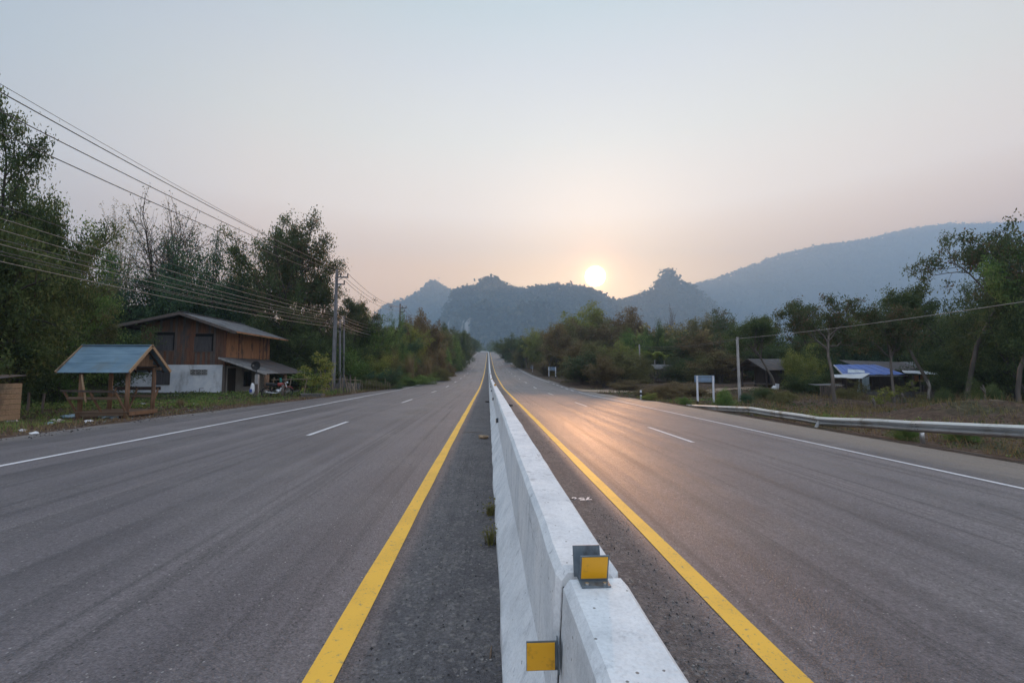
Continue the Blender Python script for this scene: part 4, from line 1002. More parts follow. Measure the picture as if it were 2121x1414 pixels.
m = MB(p); m.tube([p - (0, 0, .3), (p[0], 150, zt)], .05, 6); m.build('post', M['concrete'], t); m = MB(p); m.box((p[0], 149.93, zt - .1), (.55, .03, .45)); m.build('plate', M['pole_paint'], t)
# guide posts
def guide_post(p, label, h=.66, group=None):
    t = thing('guide_post', p, label, 'bollard', group)
    m = MB(p); m.tube([p - (0, 0, .1), p + (0, 0, h - .03), p + (0, 0, h)], [.075, .07, .045], 12); m.build('shaft', M['pole_paint'], t, smooth=False)
    m = MB(p); m.tube([p + (0, 0, h * .50), p + (0, 0, h * .76)], .0765, 12); m.build('black_band', M['black_paint'], t)
guide_post(gp(1327, 33.3), 'white guide post with a black band at the mouth of the dirt track')
def guard_rail():
    top = [(12.30, 3.0, .32), (12.28, 9.8, .31), (12.25, 12.35, .14), (12.15, 16.2, -.10), (12.2, 20.7, -.08), (12.35, 27.6, -.44)]
    P = np.array(top); yq = P[:, 1]
    c = np.array([12.2, 16.0, -.6]); t = thing('guard_rail', c, 'dented galvanised steel guard rail along the right shoulder', 'guard rail')
    prof = [(.0, 0), (-.030, -.012), (-.078, -.062), (-.078, -.098), (-.012, -.155), (-.078, -.212), (-.078, -.248), (-.03, -.298), (0, -.31)]
    def pos(y):
        z = np.interp(y, yq, P[:, 2]) + ((.008 * math.sin(y * 1.9)) if 12.5 < y < 21 else 0); return np.array([np.interp(y, yq, P[:, 0]) + (.02 * math.sin(y * 1.1) if 12.5 < y < 21 else 0), y, z])
    def tilt(y): return float(np.interp(y, [9, 12, 14, 18, 22, 27], [0, 0, 6, 10, 4, 0]))
    cuts = [3.0, 8.0, 12.35, 16.2, 20.7, 27.6]
    for i in range(5):
        a, b = cuts[i], cuts[i + 1] + (.28 if i < 4 else 0); ys_ = np.linspace(a, b, 16)
        vs = []; k = len(prof)
        for y in ys_:
            o_ = pos(y); an = R(tilt(y)); off = .006 * (i % 2)
            for (dx, dz) in prof: vs.append(o_ + (dx * math.cos(an) + dz * math.sin(an) * -1 - off, 0, dz * math.cos(an) + dx * math.sin(an)))
        m = MB(c); m.add(vs, [(j * k + q, j * k + q + 1, (j + 1) * k + q + 1, (j + 1) * k + q) for j in range(15) for q in range(k - 1)])
        ob = m.build('rail', M['galv'], t); s = ob.modifiers.new('thick', 'SOLIDIFY'); s.thickness = .004
        for j in range(4):
            o_ = pos(cuts[i + 1] + .07 + .05 * j); m = MB(c); m.tube([o_ + (-.09, 0, -.08 if j % 2 else -.23), o_ + (-.06, 0, -.08 if j % 2 else -.23)], .012, 6); m.build('bolt', M['steel_dark'], ob)
    for y, ln in ((8.0, 0), (12.5, 0), (16.3, .42), (20.8, .03), (24.4, 0)):
        o_ = pos(y); g_ = float(ground(o_[0] + .1, y)); f = np.array([o_[0] + .13 - ln, y - ln * .4, g_ - .15])
        m = MB(c); m.tube([f, o_ + (.10, 0, -.06)], .06, 10); m.build('post', M['galv' if ln < .2 else 'concrete'], t, smooth=True)
        m = MB(c); m.box(o_ + (.03, 0, -.16), (.09, .12, .20)); m.build('spacer_block', M['steel_dark'], t)
    o_ = pos(27.6); m = MB(c); m.box(o_ + (-.03, .10, -.14), (.12, .25, .28)); m.build('end_terminal', M['galv'], t, bevel=.03)
guard_rail()
for px, Y, tp, lab, r_ in ((1531, 30.9, 698, 'slim grey concrete wire pole just right of the two-post sign', .105), (1328, 60.0, 713, 'slim concrete wire pole in front of the scrub thicket', .12), (1573, 62.0, 729, 'thin distant pole rising behind the brown thatched hut', .08)):
    p = gp(px, Y); tz = at(px - 4, tp, Y); t = thing('wire_pole', p, lab, 'pole')
    m = MB(p); m.tube([p - (0, 0, .3), (tz[0], Y, tz[2])], [r_, r_ * .8], 8); m.build('shaft', M['concrete'], t)
    m = MB(p); m.box((tz[0], Y - .03, tz[2] - .12), (.34, .05, .05)); m.build('bracket', M['steel_dark'], t)
wa = at(1527, 701, 30.9); wb = at(1324, 716, 60.0); wc = np.array([17.9, 4.0, 4.15])
wire(catenary(wa, wb, .35, 20), .012, 'thin wire between the two slim concrete poles on the right', None, 'cable')
wire(catenary(wa + (.1, 0, -.05), wb + (.1, 0, -.35), .35, 20), .009, 'second thin wire hanging below, between the two slim concrete poles', None, 'cable')
wd = at(2121, 636, 14.2); z0 = wd[2]
wire(catenary(wa, np.array([17.9, 4.0, z0 + .55]), .28, 30), .012, 'thin pale wire running from the slim pole out to the right edge', None, 'cable_old')

# ------------------------------------------------------------------ huts on the right
def gable_hut(name, label, px, Y, rz_, L, W, h, rise, over, roofm, wallm, porch=1.6, py_base=None, dz=0.0, floor=.35):
    p = gp(px, Y, dz); t = thing(name, p, label, 'hut', None, rz_)
    def add(nm, fn, mt, par=None, **k): m = MB(); fn(m); return m.build(nm, M[mt], par or t, **k)
    for x in (0, porch, L):
        for y in (-W / 2, W / 2): add('post', lambda m: m.box((x, y, (h + floor) / 2 - .2), (.14, .14, h + floor + .35)), 'wood_dark')
    add('floor', lambda m: m.box((L / 2, 0, floor - .05), (L, W, .09)), 'wood_grey')
    nb = int((L - porch) / .24)
    for sgn in (-1, 1):
        for k in range(nb):
            x = porch + (L - porch) * (k + .5) / nb
            add('wall_board', lambda m: m.box((x, sgn * W / 2, floor + h / 2), ((L - porch) / nb - .015, .03 + rnd.uniform(0, .015), h)), wallm)
    nb = int(W / .24)
    for k in range(nb):
        y = -W / 2 + W * (k + .5) / nb
        if abs(y) > .45: add('wall_board', lambda m: m.box((porch, y, floor + h / 2), (.03, W / nb - .015, h)), wallm)
    add('back_wall', lambda m: m.box((L, 0, floor + h / 2), (.04, W, h)), wallm)
    add('doorway', lambda m: m.box((porch + .05, 0, floor + h * .45), (.03, .86, h * .9)), 'void')
    zt = floor + h
    for sgn in (-1, 1):
        n = 6
        for k in range(n):
            x0 = -over + (L + 2 * over) * k / n; x1 = -over + (L + 2 * over) * (k + 1) / n + .05; lf = .012 * (k % 2)
            e = W / 2 + over; ze = zt - rise * over / (W / 2)
            q = [(x0, sgn * e, ze + lf), (x1, sgn * e, ze + lf), (x1, 0, zt + rise + lf), (x0, 0, zt + rise + lf)]
            add('roof_sheet', lambda m: m.slab(q if sgn < 0 else q[::-1], .02, (0, 0, 1)), roofm)
        for x in (-over + .02, L + over - .02):
            add('barge_board', lambda m: m.beam((x, 0, zt + rise - .07), (x, sgn * (W / 2 + over), zt - rise * over / (W / 2) - .07), .03, .12), 'wood_dark')
    add('gable_board', lambda m: m.add([(.02, -W / 2, zt), (.02, W / 2, zt), (.02, 0, zt + rise - .05), (.06, -W / 2, zt), (.06, W / 2, zt), (.06, 0, zt + rise - .05)], [(0, 1, 2), (5, 4, 3), (0, 3, 4, 1), (1, 4, 5, 2), (2, 5, 3, 0)]), wallm)
    return t
gable_hut('wooden_hut', 'dark brown wooden hut with a low pitched roof behind the slim pole', 1562, 47.0, R(8), 4.6, 3.6, 1.75, .85, .75, 'rust_sheet', 'wood_dark', dz=.0)
gable_hut('small_hut', 'small grey-roofed hut half hidden in the far scrub', 1353, 64.0, R(4), 2.6, 2.0, 1.15, .5, .3, 'fibre_sheet', 'wood_grey', porch=.3, dz=.5)

def quad_roof(t, o, name, pts, mat_, n=1, thick=.025, lift=.014):
    """pts: four world corners (eave left, eave right, ridge right, ridge left), split into n sheets"""
    a, b, c_, d_ = [np.array(q, float) for q in pts]
    for k in range(n):
        f, g_ = k / n, (k + 1) / n + (.008 if k < n - 1 else 0); up = np.array((0, 0, lift * (k % 2)))
        m = MB(o); m.slab([a + (b - a) * f + up, a + (b - a) * g_ + up, d_ + (c_ - d_) * g_ + up, d_ + (c_ - d_) * f + up], thick, (0, 0, 1)); m.build(name, M[mat_], t)
def compound():
    Y = 42.0
    o = gp(1800, Y)
    t = thing('blue_roofed_house', o, 'low open-sided house with a bright blue tiled roof', 'house')
    quad_roof(t, o, 'roof_sheet', [at(1748, 776, 41.0), at(1876, 775.5, 41.0), at(1813, 755, 45.5), at(1727, 755, 45.5)], 'blue_tile', 10, lift=.03)
    a, b = at(1727, 756.5, 45.3), at(1748, 778, 41.0); m = MB(o); m.beam(a, b, .05, .14); m.build('barge_board', M['pole_paint'], t)
    a, b = at(1748, 778.5, 40.95), at(1880, 777.8, 40.95); m = MB(o); m.beam(a, b, .05, .12); m.build('eave_board', M['concrete'], t)
    g_ = float(ground(o[0], 41.5))
    for px in (1806, 1822, 1850, 1874):
        q = at(px, 790, 41.1); m = MB(o); m.box((q[0], 41.1, (g_ + 1.2) / 2), (.12, .12, 1.35 - g_)); m.build('post', M['wood_dark'], t)
    q0, q1 = at(1748, 800, 45.0), at(1900, 800, 45.0); m = MB(o); m.box(((q0[0] + q1[0]) / 2, 45.2, g_ + .95), (q1[0] - q0[0], .1, 1.9)); m.build('back_wall', M['wood_dark'], t)
    m = MB(o); m.box((q0[0] + .05, 43.2, g_ + .8), (.08, 3.8, 1.5)); m.build('side_wall', M['wood_dark'], t)
    q0, q1 = at(1800, 808, 41.0), at(1900, 808, 41.0); m = MB(o); m.box(((q0[0] + q1[0]) / 2, 43.0, g_ + .02), (q1[0] - q0[0], 4.0, .16)); m.build('floor', M['concrete_dark'], t)
    # grey roofed sheds behind
    o2 = gp(1850, 47.0); t2 = thing('grey_roofed_shed', o2, 'long shed with weathered grey roofs behind the blue roof', 'shed')
    quad_roof(t2, o2, 'roof_sheet', [at(1790, 764, 45.8), at(1925, 769, 45.8), at(1868, 750, 50), at(1738, 745.5, 50)], 'rust_sheet', 8)
    quad_roof(t2, o2, 'roof_sheet', [at(1868, 768, 46.5), at(1932, 770, 46.5), at(1892, 749, 51), at(1855, 749.5, 51)], 'fibre_sheet', 4)
    q0, q1 = at(1760, 800, 50.5), at(1930, 800, 50.5); m = MB(o2); m.box(((q0[0] + q1[0]) / 2, 50.5, 1.0), (q1[0] - q0[0], .1, 2.0)); m.build('back_wall', M['wood_dark'], t2)
    for px in (1800, 1860, 1925):
        q = at(px, 790, 46.6); m = MB(o2); m.box((q[0], 46.6, .75), (.12, .12, 1.9)); m.build('post', M['wood_dark'], t2)
    # pale zinc lean-to with tarpaulin
    o3 = gp(1770, 38.6); t3 = thing('zinc_lean_to', o3, 'small lean-to with pale zinc sheets and a pale tarpaulin wall', 'shed')
    quad_roof(t3, o3, 'roof_sheet', [at(1722, 781, 38.0), at(1785, 784, 38.0), at(1803, 773, 40.2), at(1728, 775.5, 40.2)], 'zinc', 4, lift=.02)
    quad_roof(t3, o3, 'upper_roof_sheet', [at(1756, 771.5, 40.3), at(1792, 772, 40.3), at(1790, 767, 40.8), at(1756, 764, 40.8)], 'zinc', 2)
    qa, qb = at(1776, 784, 38.1), at(1801, 778, 39.8); g3 = float(ground(qa[0], 38.1))
    n = 9; vs = []
    for i in range(n):
        f = i / (n - 1); pp = qa + (qb - qa) * f
        for j in range(5):
            z = pp[2] - .05 - (pp[2] - g3 - .05) * j / 4; vs.append((pp[0] + .05 * math.sin(i * 2.1 + j), pp[1] - .05 * math.cos(i * 1.7 + j * .8), z))
    m = MB(o3); m.add(vs, [(i * 5 + j, i * 5 + j + 1, (i + 1) * 5 + j + 1, (i + 1) * 5 + j) for i in range(n - 1) for j in range(4)]); ob = m.build('tarpaulin', M['tarp'], t3, smooth=True); s = ob.modifiers.new('thick', 'SOLIDIFY'); s.thickness = .01
    for px, yy in ((1724, 38.1), (1752, 38.1), (1783, 38.15)):
        q = at(px, 783, yy); m = MB(o3); m.box((q[0], yy, (q[2] + g3) / 2), (.09, .09, q[2] - g3)); m.build('post', M['wood_dark'], t3)
    # slatted orange shed at the right end
    o4 = gp(1920, 39.0); t4 = thing('slatted_shed', o4, 'orange-brown slatted shed under a pale sheet edge right of the blue roof', 'shed')
    quad_roof(t4, o4, 'roof_sheet', [at(1873, 772, 38.6), at(1944, 775.5, 38.6), at(1936, 768.5, 42), at(1868, 767, 42)], 'zinc', 5)
    qa, qb = at(1893, 777, 38.9), at(1944, 777, 38.9); zlo = at(1893, 790, 38.9)[2]; zhi = at(1893, 777, 38.9)[2]; nn = 16
    for k in range(nn):
        x = qa[0] + (qb[0] - qa[0]) * (k + .5) / nn
        if k in (3, 6): continue
        m = MB(o4); m.box((x, 38.9, (zlo + zhi) / 2), ((qb[0] - qa[0]) / nn * .72, .03, zhi - zlo)); m.build('slat', M['wood_orange'], t4)
    m = MB(o4); m.box(((qa[0] + qb[0]) / 2, 39.1, (zlo + zhi) / 2), (qb[0] - qa[0], .03, zhi - zlo)); m.build('inner_wall', M['void'], t4)
    g4 = float(ground(o4[0], 39)) - .1
    for x in (qa[0], (qa[0] + qb[0]) / 2 - .2, qb[0]):
        m = MB(o4); m.box((x, 38.95, (g4 + zhi) / 2), (.12, .12, zhi - g4)); m.build('post', M['wood_grey'], t4)
    m = MB(o4); m.box(((qa[0] + qb[0]) / 2, 39.8, (g4 + zlo) / 2), (qb[0] - qa[0], .1, zlo - g4)); m.build('lower_wall', M['wood_dark'], t4)
    # bench table in front
    o5 = gp(1925, 37.4); t5 = thing('plank_table', o5, 'rough pale plank table in front of the slatted shed', 'table'); q0, q1 = at(1910, 788, 37.4), at(1958, 790, 37.4)
    m = MB(o5); m.box(((q0[0] + q1[0]) / 2, 37.4, q0[2]), (q1[0] - q0[0], .8, .06)); m.build('table_top', M['wood_tan'], t5)
    for x in (q0[0] + .15, q1[0] - .2):
        for yy in (37.1, 37.7): m = MB(o5); m.box((x, yy, (q0[2] + o5[2]) / 2 - .05), (.10, .10, q0[2] - o5[2])); m.build('leg', M['wood_grey'], t5)
    # low concrete wall along the yard
    q0, q1 = at(1795, 810, 37.0), at(1962, 812, 36.2); o6 = (q0 + q1) / 2; o6[2] = float(ground(o6[0], o6[1])); m = MB(o6)
    m.beam((q0[0], q0[1], o6[2] + .12), (q1[0], q1[1], o6[2] + .12), .22, .62); tag(m.build('yard_wall', M['concrete_dark'], None), 'low dark concrete wall along the front of the blue-roofed yard', 'wall')
    # corrugated screen left
    o7 = gp(1705, 36.8); q0, q1 = at(1688, 795, 36.8), at(1738, 795, 36.8); t7 = thing('low_coop', o7, 'low coop with a pale sheet top beside the zinc lean-to', 'coop')
    m = MB(o7); m.slab([(q0[0], 36.2, o7[2] + .95), (q1[0], 36.2, o7[2] + .98), (q1[0], 37.6, o7[2] + 1.08), (q0[0], 37.6, o7[2] + 1.02)], .03, (0, 0, 1)); m.build('top_sheet', M['fibre_sheet'], t7)
    for k in range(12):
        x = q0[0] + (q1[0] - q0[0]) * (k + .5) / 12; m = MB(o7); m.box((x, 36.3, o7[2] + .42), (.11, .03, .98)); m.build('slat', M['wood_grey'], t7)
compound()
# white sack and barrel by the brown hut
p = gp(1603, 43.0); m = MB(p); m.tube([p, p + (0, 0, .25), p + (.05, 0, .45)], [.22, .26, .10], 9); tag(m.build('sack', M['white_plastic'], None, smooth=True), 'pale sack lying against the trunk near the brown hut', 'sack')
p = gp(1609, 43.2); m = MB(p); m.box(p + (0, 0, .30), (.34, .10, .62), np.array(Matrix.Rotation(R(8), 3, 'Y'))); tag(m.build('board', M['pole_paint'], None), 'small white board leaning near the brown hut', 'board')
# boulder on the right bank
p = gp(2098, 21.0, -.1); rg = np.random.default_rng(3); vs = []; fs = []
n = 10
for i in range(6):
    for k in range(n):
        a = 2 * math.pi * k / n; ph = math.pi * (i + .5) / 6; rr = .25 * (1 + rg.uniform(-.2, .2)); vs.append(p + (rr * math.sin(ph) * math.cos(a), rr * math.sin(ph) * math.sin(a), rr * math.cos(ph) * .95 + .18))
for i in range(5):
    for k in range(n): fs.append((i * n + k, (i + 1) * n + k, (i + 1) * n + (k + 1) % n, i * n + (k + 1) % n))
fs += [tuple(range(n)), tuple(5 * n + k for k in range(n - 1, -1, -1))]
m = MB(p); m.add(vs, fs); tag(m.build('boulder', M['rock'], None), 'pale boulder on top of the earth bank at the right edge', 'boulder')

# far car
def car(p, rz_):
    t = thing('car', p, 'tiny white car at the far bend of the road', 'car', None, rz_)
    m = MB(); m.add([(x, y, z) for y, z in ((-2.1, .35), (-2.15, .8), (-1.2, .9), (-.6, 1.42), (1.0, 1.45), (1.8, .95), (2.1, .85), (2.1, .35)) for x in (-.85, .85)], [(i * 2, (i * 2 + 2) % 16, (i * 2 + 3) % 16, i * 2 + 1) for i in range(8)] + [tuple(range(0, 16, 2))[::-1], tuple(range(1, 16, 2))]); m.build('body', M['car_white'], t)
    m = MB(); m.box((0, .2, 1.17), (1.72, 1.4, .34)); m.build('side_window', M['glass_dark'], t)
    m = MB(); m.hexa([(-.7, -1.16, .95), (.7, -1.16, .95), (.7, -.66, 1.38), (-.7, -.66, 1.38)], [(-.7, -1.13, .98), (.7, -1.13, .98), (.7, -.63, 1.41), (-.7, -.63, 1.41)]); m.build('rear_window', M['glass_dark'], t)
    for x in (-.8, .8):
        for y in (-1.35, 1.35): m = MB(); m.tube([(x - .1, y, .32), (x + .1, y, .32)], .32, 14); m.build('wheel', M['rubber'], t)
    for x in (-.65, .65): m = MB(); m.box((x, -2.15, .72), (.28, .05, .14)); m.build('tail_light', M['red_paint'], t)
yc = 425.0; xc = float(cx(yc)) - 7.0; car(np.array([xc, yc, float(road_z(xc, yc)) + .0]), R(8))

# ------------------------------------------------------------------ litter and small things
def crumple(p, s, mat_, label, cat, name='plastic_bag', flat=.5, group=None):
    rg = np.random.default_rng(int(abs(p[0] * 1000 + p[1] * 77)) % 9999); n, k = 9, 6; vs = []; fs = []
    for i in range(k):
        for j in range(n):
            a = 2 * math.pi * j / n; ph = math.pi * (i + .5) / k; rr = s * (1 + rg.uniform(-.35, .35)); vs.append((p[0] + rr * 1.3 * math.sin(ph) * math.cos(a), p[1] + rr * math.sin(ph) * math.sin(a), p[2] + s * flat * .8 + rr * flat * math.cos(ph)))
    for i in range(k - 1):
        for j in range(n): fs.append((i * n + j, (i + 1) * n + j, (i + 1) * n + (j + 1) % n, i * n + (j + 1) % n))
    fs += [tuple(range(n)), tuple((k - 1) * n + j for j in range(n - 1, -1, -1))]
    m = MB(p); m.add(vs, fs); return tag(m.build(name, M[mat_], None), label, cat, group)
def onground(px, py):
    d = ray(px, py); Y = 8.0
    for _ in range(200):
        q = EYE + d * (Y / d[1])
        if q[2] <= float(ground(q[0], Y)): break
        Y += .15
    return np.array([q[0], Y, float(ground(q[0], Y))])
for px, py, s, mt, lab in ((228, 866, .26, 'blue_plastic', 'big crumpled pale blue plastic bag in front of the shelter floor'), (143, 866, .17, 'blue_plastic', 'bluish plastic scrap in the weeds left of the shelter'), (117, 876, .15, 'whitewash_dim', 'pale brown crumpled bag on the litter strip'),
                           (24, 873, .16, 'white_plastic', 'white plastic scraps near the left photo edge'), (47, 893, .07, 'white_plastic', 'small white scrap alone on the bare soil'), (104, 879, .09, 'blue_plastic', 'small bluish bottle among dead leaves'), (71, 899, .08, 'white_plastic', 'white scrap right at the edge of the shoulder'),
                           (184, 875, .10, 'white_plastic', 'flat white scrap below the shelter'), (296, 838, .08, 'white_plastic', 'white scrap in the grass right of the shelter'), (405, 838, .09, 'white_plastic', 'white scrap on the bare yard in front of the white wall'), (1394, 770, .0, 'white_plastic', '')):
    if s: crumple(onground(px, py), s, mt, lab, 'litter', 'plastic_bag' if s > .12 else 'plastic_scrap', .45)
p = np.array([.86, 20.8, 0]); p[2] = float(road_z(p[0], p[1])); crumple(p, .17, 'rubber', 'dark rag lying on the median strip right of the barrier', 'rag', 'rag', .35)
for i, (x, y, lab) in enumerate(((-.11, 10.6, 'clump of dead leaves against the left barrier foot'), (-.02, 23.5, 'dark clump of debris at the barrier foot, far along'))):
    crumple(np.array([x, y, 0.0]), .10, 'wood_tan' if i == 0 else 'wood_dark', lab, 'debris', 'leaf_clump', .4)
for x, y, a, L, lab in ((.98, 5.55, .5, .17, 'brown twig lying left of the painted number'), (.93, 6.6, .6, .12, 'short brown twig a little beyond the painted number'), (.02, 2.55, 1.5, .10, 'straw-coloured stick at the left barrier foot'), (-.4, 11.6, .05, .5, 'long thin twig lying across the left median strip')):
    z = float(road_z(x, y)); m = MB((x, y, z)); d = np.array([math.cos(a), math.sin(a), 0]) * L
    m.tube([np.array((x, y, z + .008)) - d / 2, np.array((x, y, z + .012)), np.array((x, y, z + .007)) + d / 2 + (0, .01, 0)], [.005, .006, .003], 5); tag(m.build('twig', M['wood_hut_x'], None), lab, 'twig')
m = MB((.12, 2.03, .0)); m.box((-.10, 2.03, .006), (.03, .014, .008), rotz(30)); m.box((-.085, 2.045, .008), (.02, .02, .006)); tag(m.build('paper_scrap', M['white_plastic'], None), 'tiny white paper scrap on the asphalt left of the near barrier', 'litter')
# ------------------------------------------------------------------ vegetation
def unit(a): return a / (np.linalg.norm(a, axis=-1, keepdims=True) + 1e-9)
def leaf_quads(Cn, size, rg, aspect=.45, droop=.0, flat=0.0):
    n = len(Cn); a = unit(rg.normal(size=(n, 3)) * np.array([1, 1, 1 - flat * .8]) + np.array([0, 0, -droop])); b = unit(np.cross(a, rg.normal(size=(n, 3))))
    s = np.asarray(size).reshape(-1, 1) * np.ones((n, 1)) * .5
    return np.stack([Cn - a * s, Cn - b * s * aspect + a * s * .15, Cn + a * s, Cn + b * s * aspect + a * s * .15], 1)
def clusters(tips, per, sd, rg, squash=.75):
    tips = np.array(tips); k = len(tips)
    cnt = np.maximum(1, rg.poisson(per, k)); idx = np.repeat(np.arange(k), cnt)
    off = rg.normal(size=(len(idx), 3)) * (sd * rg.uniform(.6, 1.3, (k, 1)))[idx]; off[:, 2] *= squash
    tint = np.clip(rg.normal(.42, .20, k)[idx] + rg.normal(0, .16, len(idx)), 0, 1)
    return tips[idx] + off, tint
def grow(mb, rg, p, d, L, r, lvl, Pm, tips, segs=5):
    pts = [p]; dirs = []
    for i in range(segs):
        d = unit(d + rg.normal(0, Pm['wob'], 3) + np.array([0, 0, Pm['up'][min(lvl, len(Pm['up']) - 1)]])); p = p + d * L / segs; pts.append(p); dirs.append(d)
    last = lvl >= len(Pm['kids'])
    rad = np.linspace(r, r * (.25 if last else .55), len(pts))
    mb.tube(pts, list(rad), 7 if lvl == 0 else (5 if lvl == 1 else 3), cap=False)
    if last:
        tips.append(pts[-1]); tips.append(pts[-2]); tips.append((pts[-3] + pts[-2]) / 2); return
    k = Pm['kids'][lvl]
    for j in range(k):
        f = Pm['t0'][lvl] + (1 - Pm['t0'][lvl]) * (j + rg.uniform(.2, .9)) / k; q = f * segs; i = min(int(q), segs - 1)
        s = pts[i] + (pts[i + 1] - pts[i]) * (q - i); dd = dirs[i]
        per = unit(np.cross(dd, unit(rg.normal(size=3)))); an = R(rg.uniform(*Pm['ang'][lvl]))
        grow(mb, rg, s, unit(dd * math.cos(an) + per * math.sin(an)), L * Pm['ratio'][lvl] * rg.uniform(.75, 1.2) * (1.15 - .35 * f), max(.0012, rad[i] * .62), lvl + 1, Pm, tips, max(3, segs - 1))
    if Pm.get('lead', True):
        grow(mb, rg, pts[-1], dirs[-1], L * Pm['ratio'][lvl] * .9, rad[-1], lvl + 1, Pm, tips, max(3, segs - 1))

KINDS = {
    'airy':   dict(trunk=.62, r=.11, wob=.14, up=(.05, .10, .03, .0), kids=(7, 5, 5), t0=(.72, .3, .25), ang=((32, 66), (30, 70), (30, 75)), ratio=(.66, .60, .52), per=34, sd=.030, leaf=.022, lean=.07, lead=False),
    'tall':   dict(trunk=.46, r=.11, wob=.11, up=(.10, .14, .06, .02), kids=(7, 5, 4), t0=(.35, .25, .25), ang=((25, 52), (25, 60), (25, 65)), ratio=(.62, .60, .55), per=32, sd=.028, leaf=.018, lean=.05),
    'dense':  dict(trunk=.42, r=.12, wob=.14, up=(.08, .08, .0, -.06), kids=(8, 6, 4), t0=(.10, .2, .2), ang=((35, 80), (30, 70), (30, 75)), ratio=(.78, .58, .5), per=66, sd=.037, leaf=.0185, lean=.05),
    'round':  dict(trunk=.28, r=.10, wob=.15, up=(.06, .06, .0, -.03), kids=(9, 6, 4), t0=(.10, .15, .2), ang=((35, 85), (30, 75), (30, 75)), ratio=(1.25, .55, .5), per=38, sd=.048, leaf=.025, lean=.04),
    'scrub':  dict(trunk=.40, r=.05, wob=.10, up=(.12, .20, .12, .06), kids=(7, 4, 3), t0=(.05, .15, .2), ang=((18, 60), (18, 55), (20, 60)), ratio=(.75, .60, .5), per=17, sd=.034, leaf=.028, lean=.05),
    'bare':   dict(trunk=.36, r=.055, wob=.13, up=(.10, .13, .08, .06), kids=(7, 6, 5), t0=(.30, .2, .2), ang=((20, 52), (20, 52), (20, 60)), ratio=(.80, .62, .55), per=.8, sd=.016, leaf=.016, lean=.06),
    'umbrella': dict(trunk=.45, r=.10, wob=.10, up=(.02, .10, .0, -.03), kids=(7, 5, 4), t0=(.70, .3, .25), ang=((45, 72), (30, 60), (30, 70)), ratio=(.80, .55, .5), per=24, sd=.040, leaf=.024, lean=.02),
    'bush':   dict(trunk=.22, r=.03, wob=.24, up=(.10, .08, .05, .0), kids=(6, 5, 3), t0=(.0, .1, .2), ang=((25, 80), (25, 70), (25, 70)), ratio=(1.8, .60, .5), per=22, sd=.085, leaf=.042, lean=.02),
    'sapling': dict(trunk=.55, r=.030, wob=.10, up=(.10, .08, .0), kids=(11, 4), t0=(.10, .2), ang=((35, 70), (30, 65)), ratio=(.42, .55), per=9, sd=.035, leaf=.050, lean=.02),
}
PROTO = {}
def proto(kind, var):
    if (kind, var) in PROTO: return PROTO[(kind, var)]
    K = KINDS[kind]; rg = np.random.default_rng(100 + var * 17 + sum(map(ord, kind)))
    mb = MB(); tips = []
    d = unit(np.array([rg.normal(0, K['lean']), rg.normal(0, K['lean']), 1.0]))
    nst = 3 if kind in ('scrub', 'bush') else 1
    for s in range(nst):
        dd = d if s == 0 else unit(np.array([rg.normal(0, .35), rg.normal(0, .35), 1.0]))
        grow(mb, rg, np.array([0, 0, -.03]) + (0 if s == 0 else rg.normal(0, .02, 3) * [1, 1, 0]), dd, K['trunk'] * (1 if s == 0 else rg.uniform(.6, 1)), K['r'] * .14 * (1 if s == 0 else .7), 0, K, tips, 6)
    T_ = np.array(tips); H = np.percentile(T_[:, 2], 97)
    sc_ = 1 / H
    mb.v = [tuple(np.array(p) * sc_) for p in mb.v]; T_ = T_ * sc_
    c, tint = clusters(T_, K['per'], K['sd'], rg)
    V = leaf_quads(c, K['leaf'] * rg.uniform(.6, 1.35, len(c)), rg, .42, .25)
    tm = mb.mesh(kind + '_trunk', M['bark'], True); cm = quads_mesh(kind + '_crown', V, LV['green'], tint)
    PROTO[(kind, var)] = (tm, cm, float(np.percentile(np.hypot(T_[:, 0] - T_[:, 0].mean(), T_[:, 1] - T_[:, 1].mean()), 92)), math.atan2(T_[:, 1].mean(), T_[:, 0].mean()))
    return PROTO[(kind, var)]
def set_mat(o, m):
    o.material_slots[0].link = 'OBJECT'; o.material_slots[0].material = m
NT_ = 0
def plant(kind, var, p, H, Wd, leaf, label, cat='tree', group=None, bark='bark', rz_=None, name=None):
    """one tree or shrub: base point, height, crown width in metres"""
    global NT_
    NT_ += 1
    tm, cm, rad, la = proto(kind, var)
    if isinstance(rz_, tuple): rz_ = R(rz_[1]) - la
    s = Wd / (2 * rad) if Wd else H
    t = thing(name or {'shrub': 'shrub', 'bush': 'bush'}.get(cat, kind + '_tree' if kind in ('airy', 'bare', 'umbrella') else 'tree'), p, label, cat, group, rnd.uniform(0, 6.28) if rz_ is None else rz_)
    t.scale = (s, s, H)
    a = link('trunk', tm, t); set_mat(a, M[bark]); b = link('crown', cm, t); set_mat(b, LV[leaf])
    return t
def tree(kind, var, px, Y, top, wpx, leaf, label, cat='tree', group=None, bark='bark', rz_=None, name=None, dz=0.0):
    """stands under photo column px at road distance Y, reaches photo row `top`, crown about wpx photo pixels wide"""
    p = gp(px, Y, dz); H = at(px, top, Y)[2] - p[2]; W_ = wpx / F * (Y * math.hypot(1, (px - 1011) / F) if False else Y) * 1.0
    return plant(kind, var, p, max(H, .4), W_, leaf, label, cat, group, bark, rz_, name)

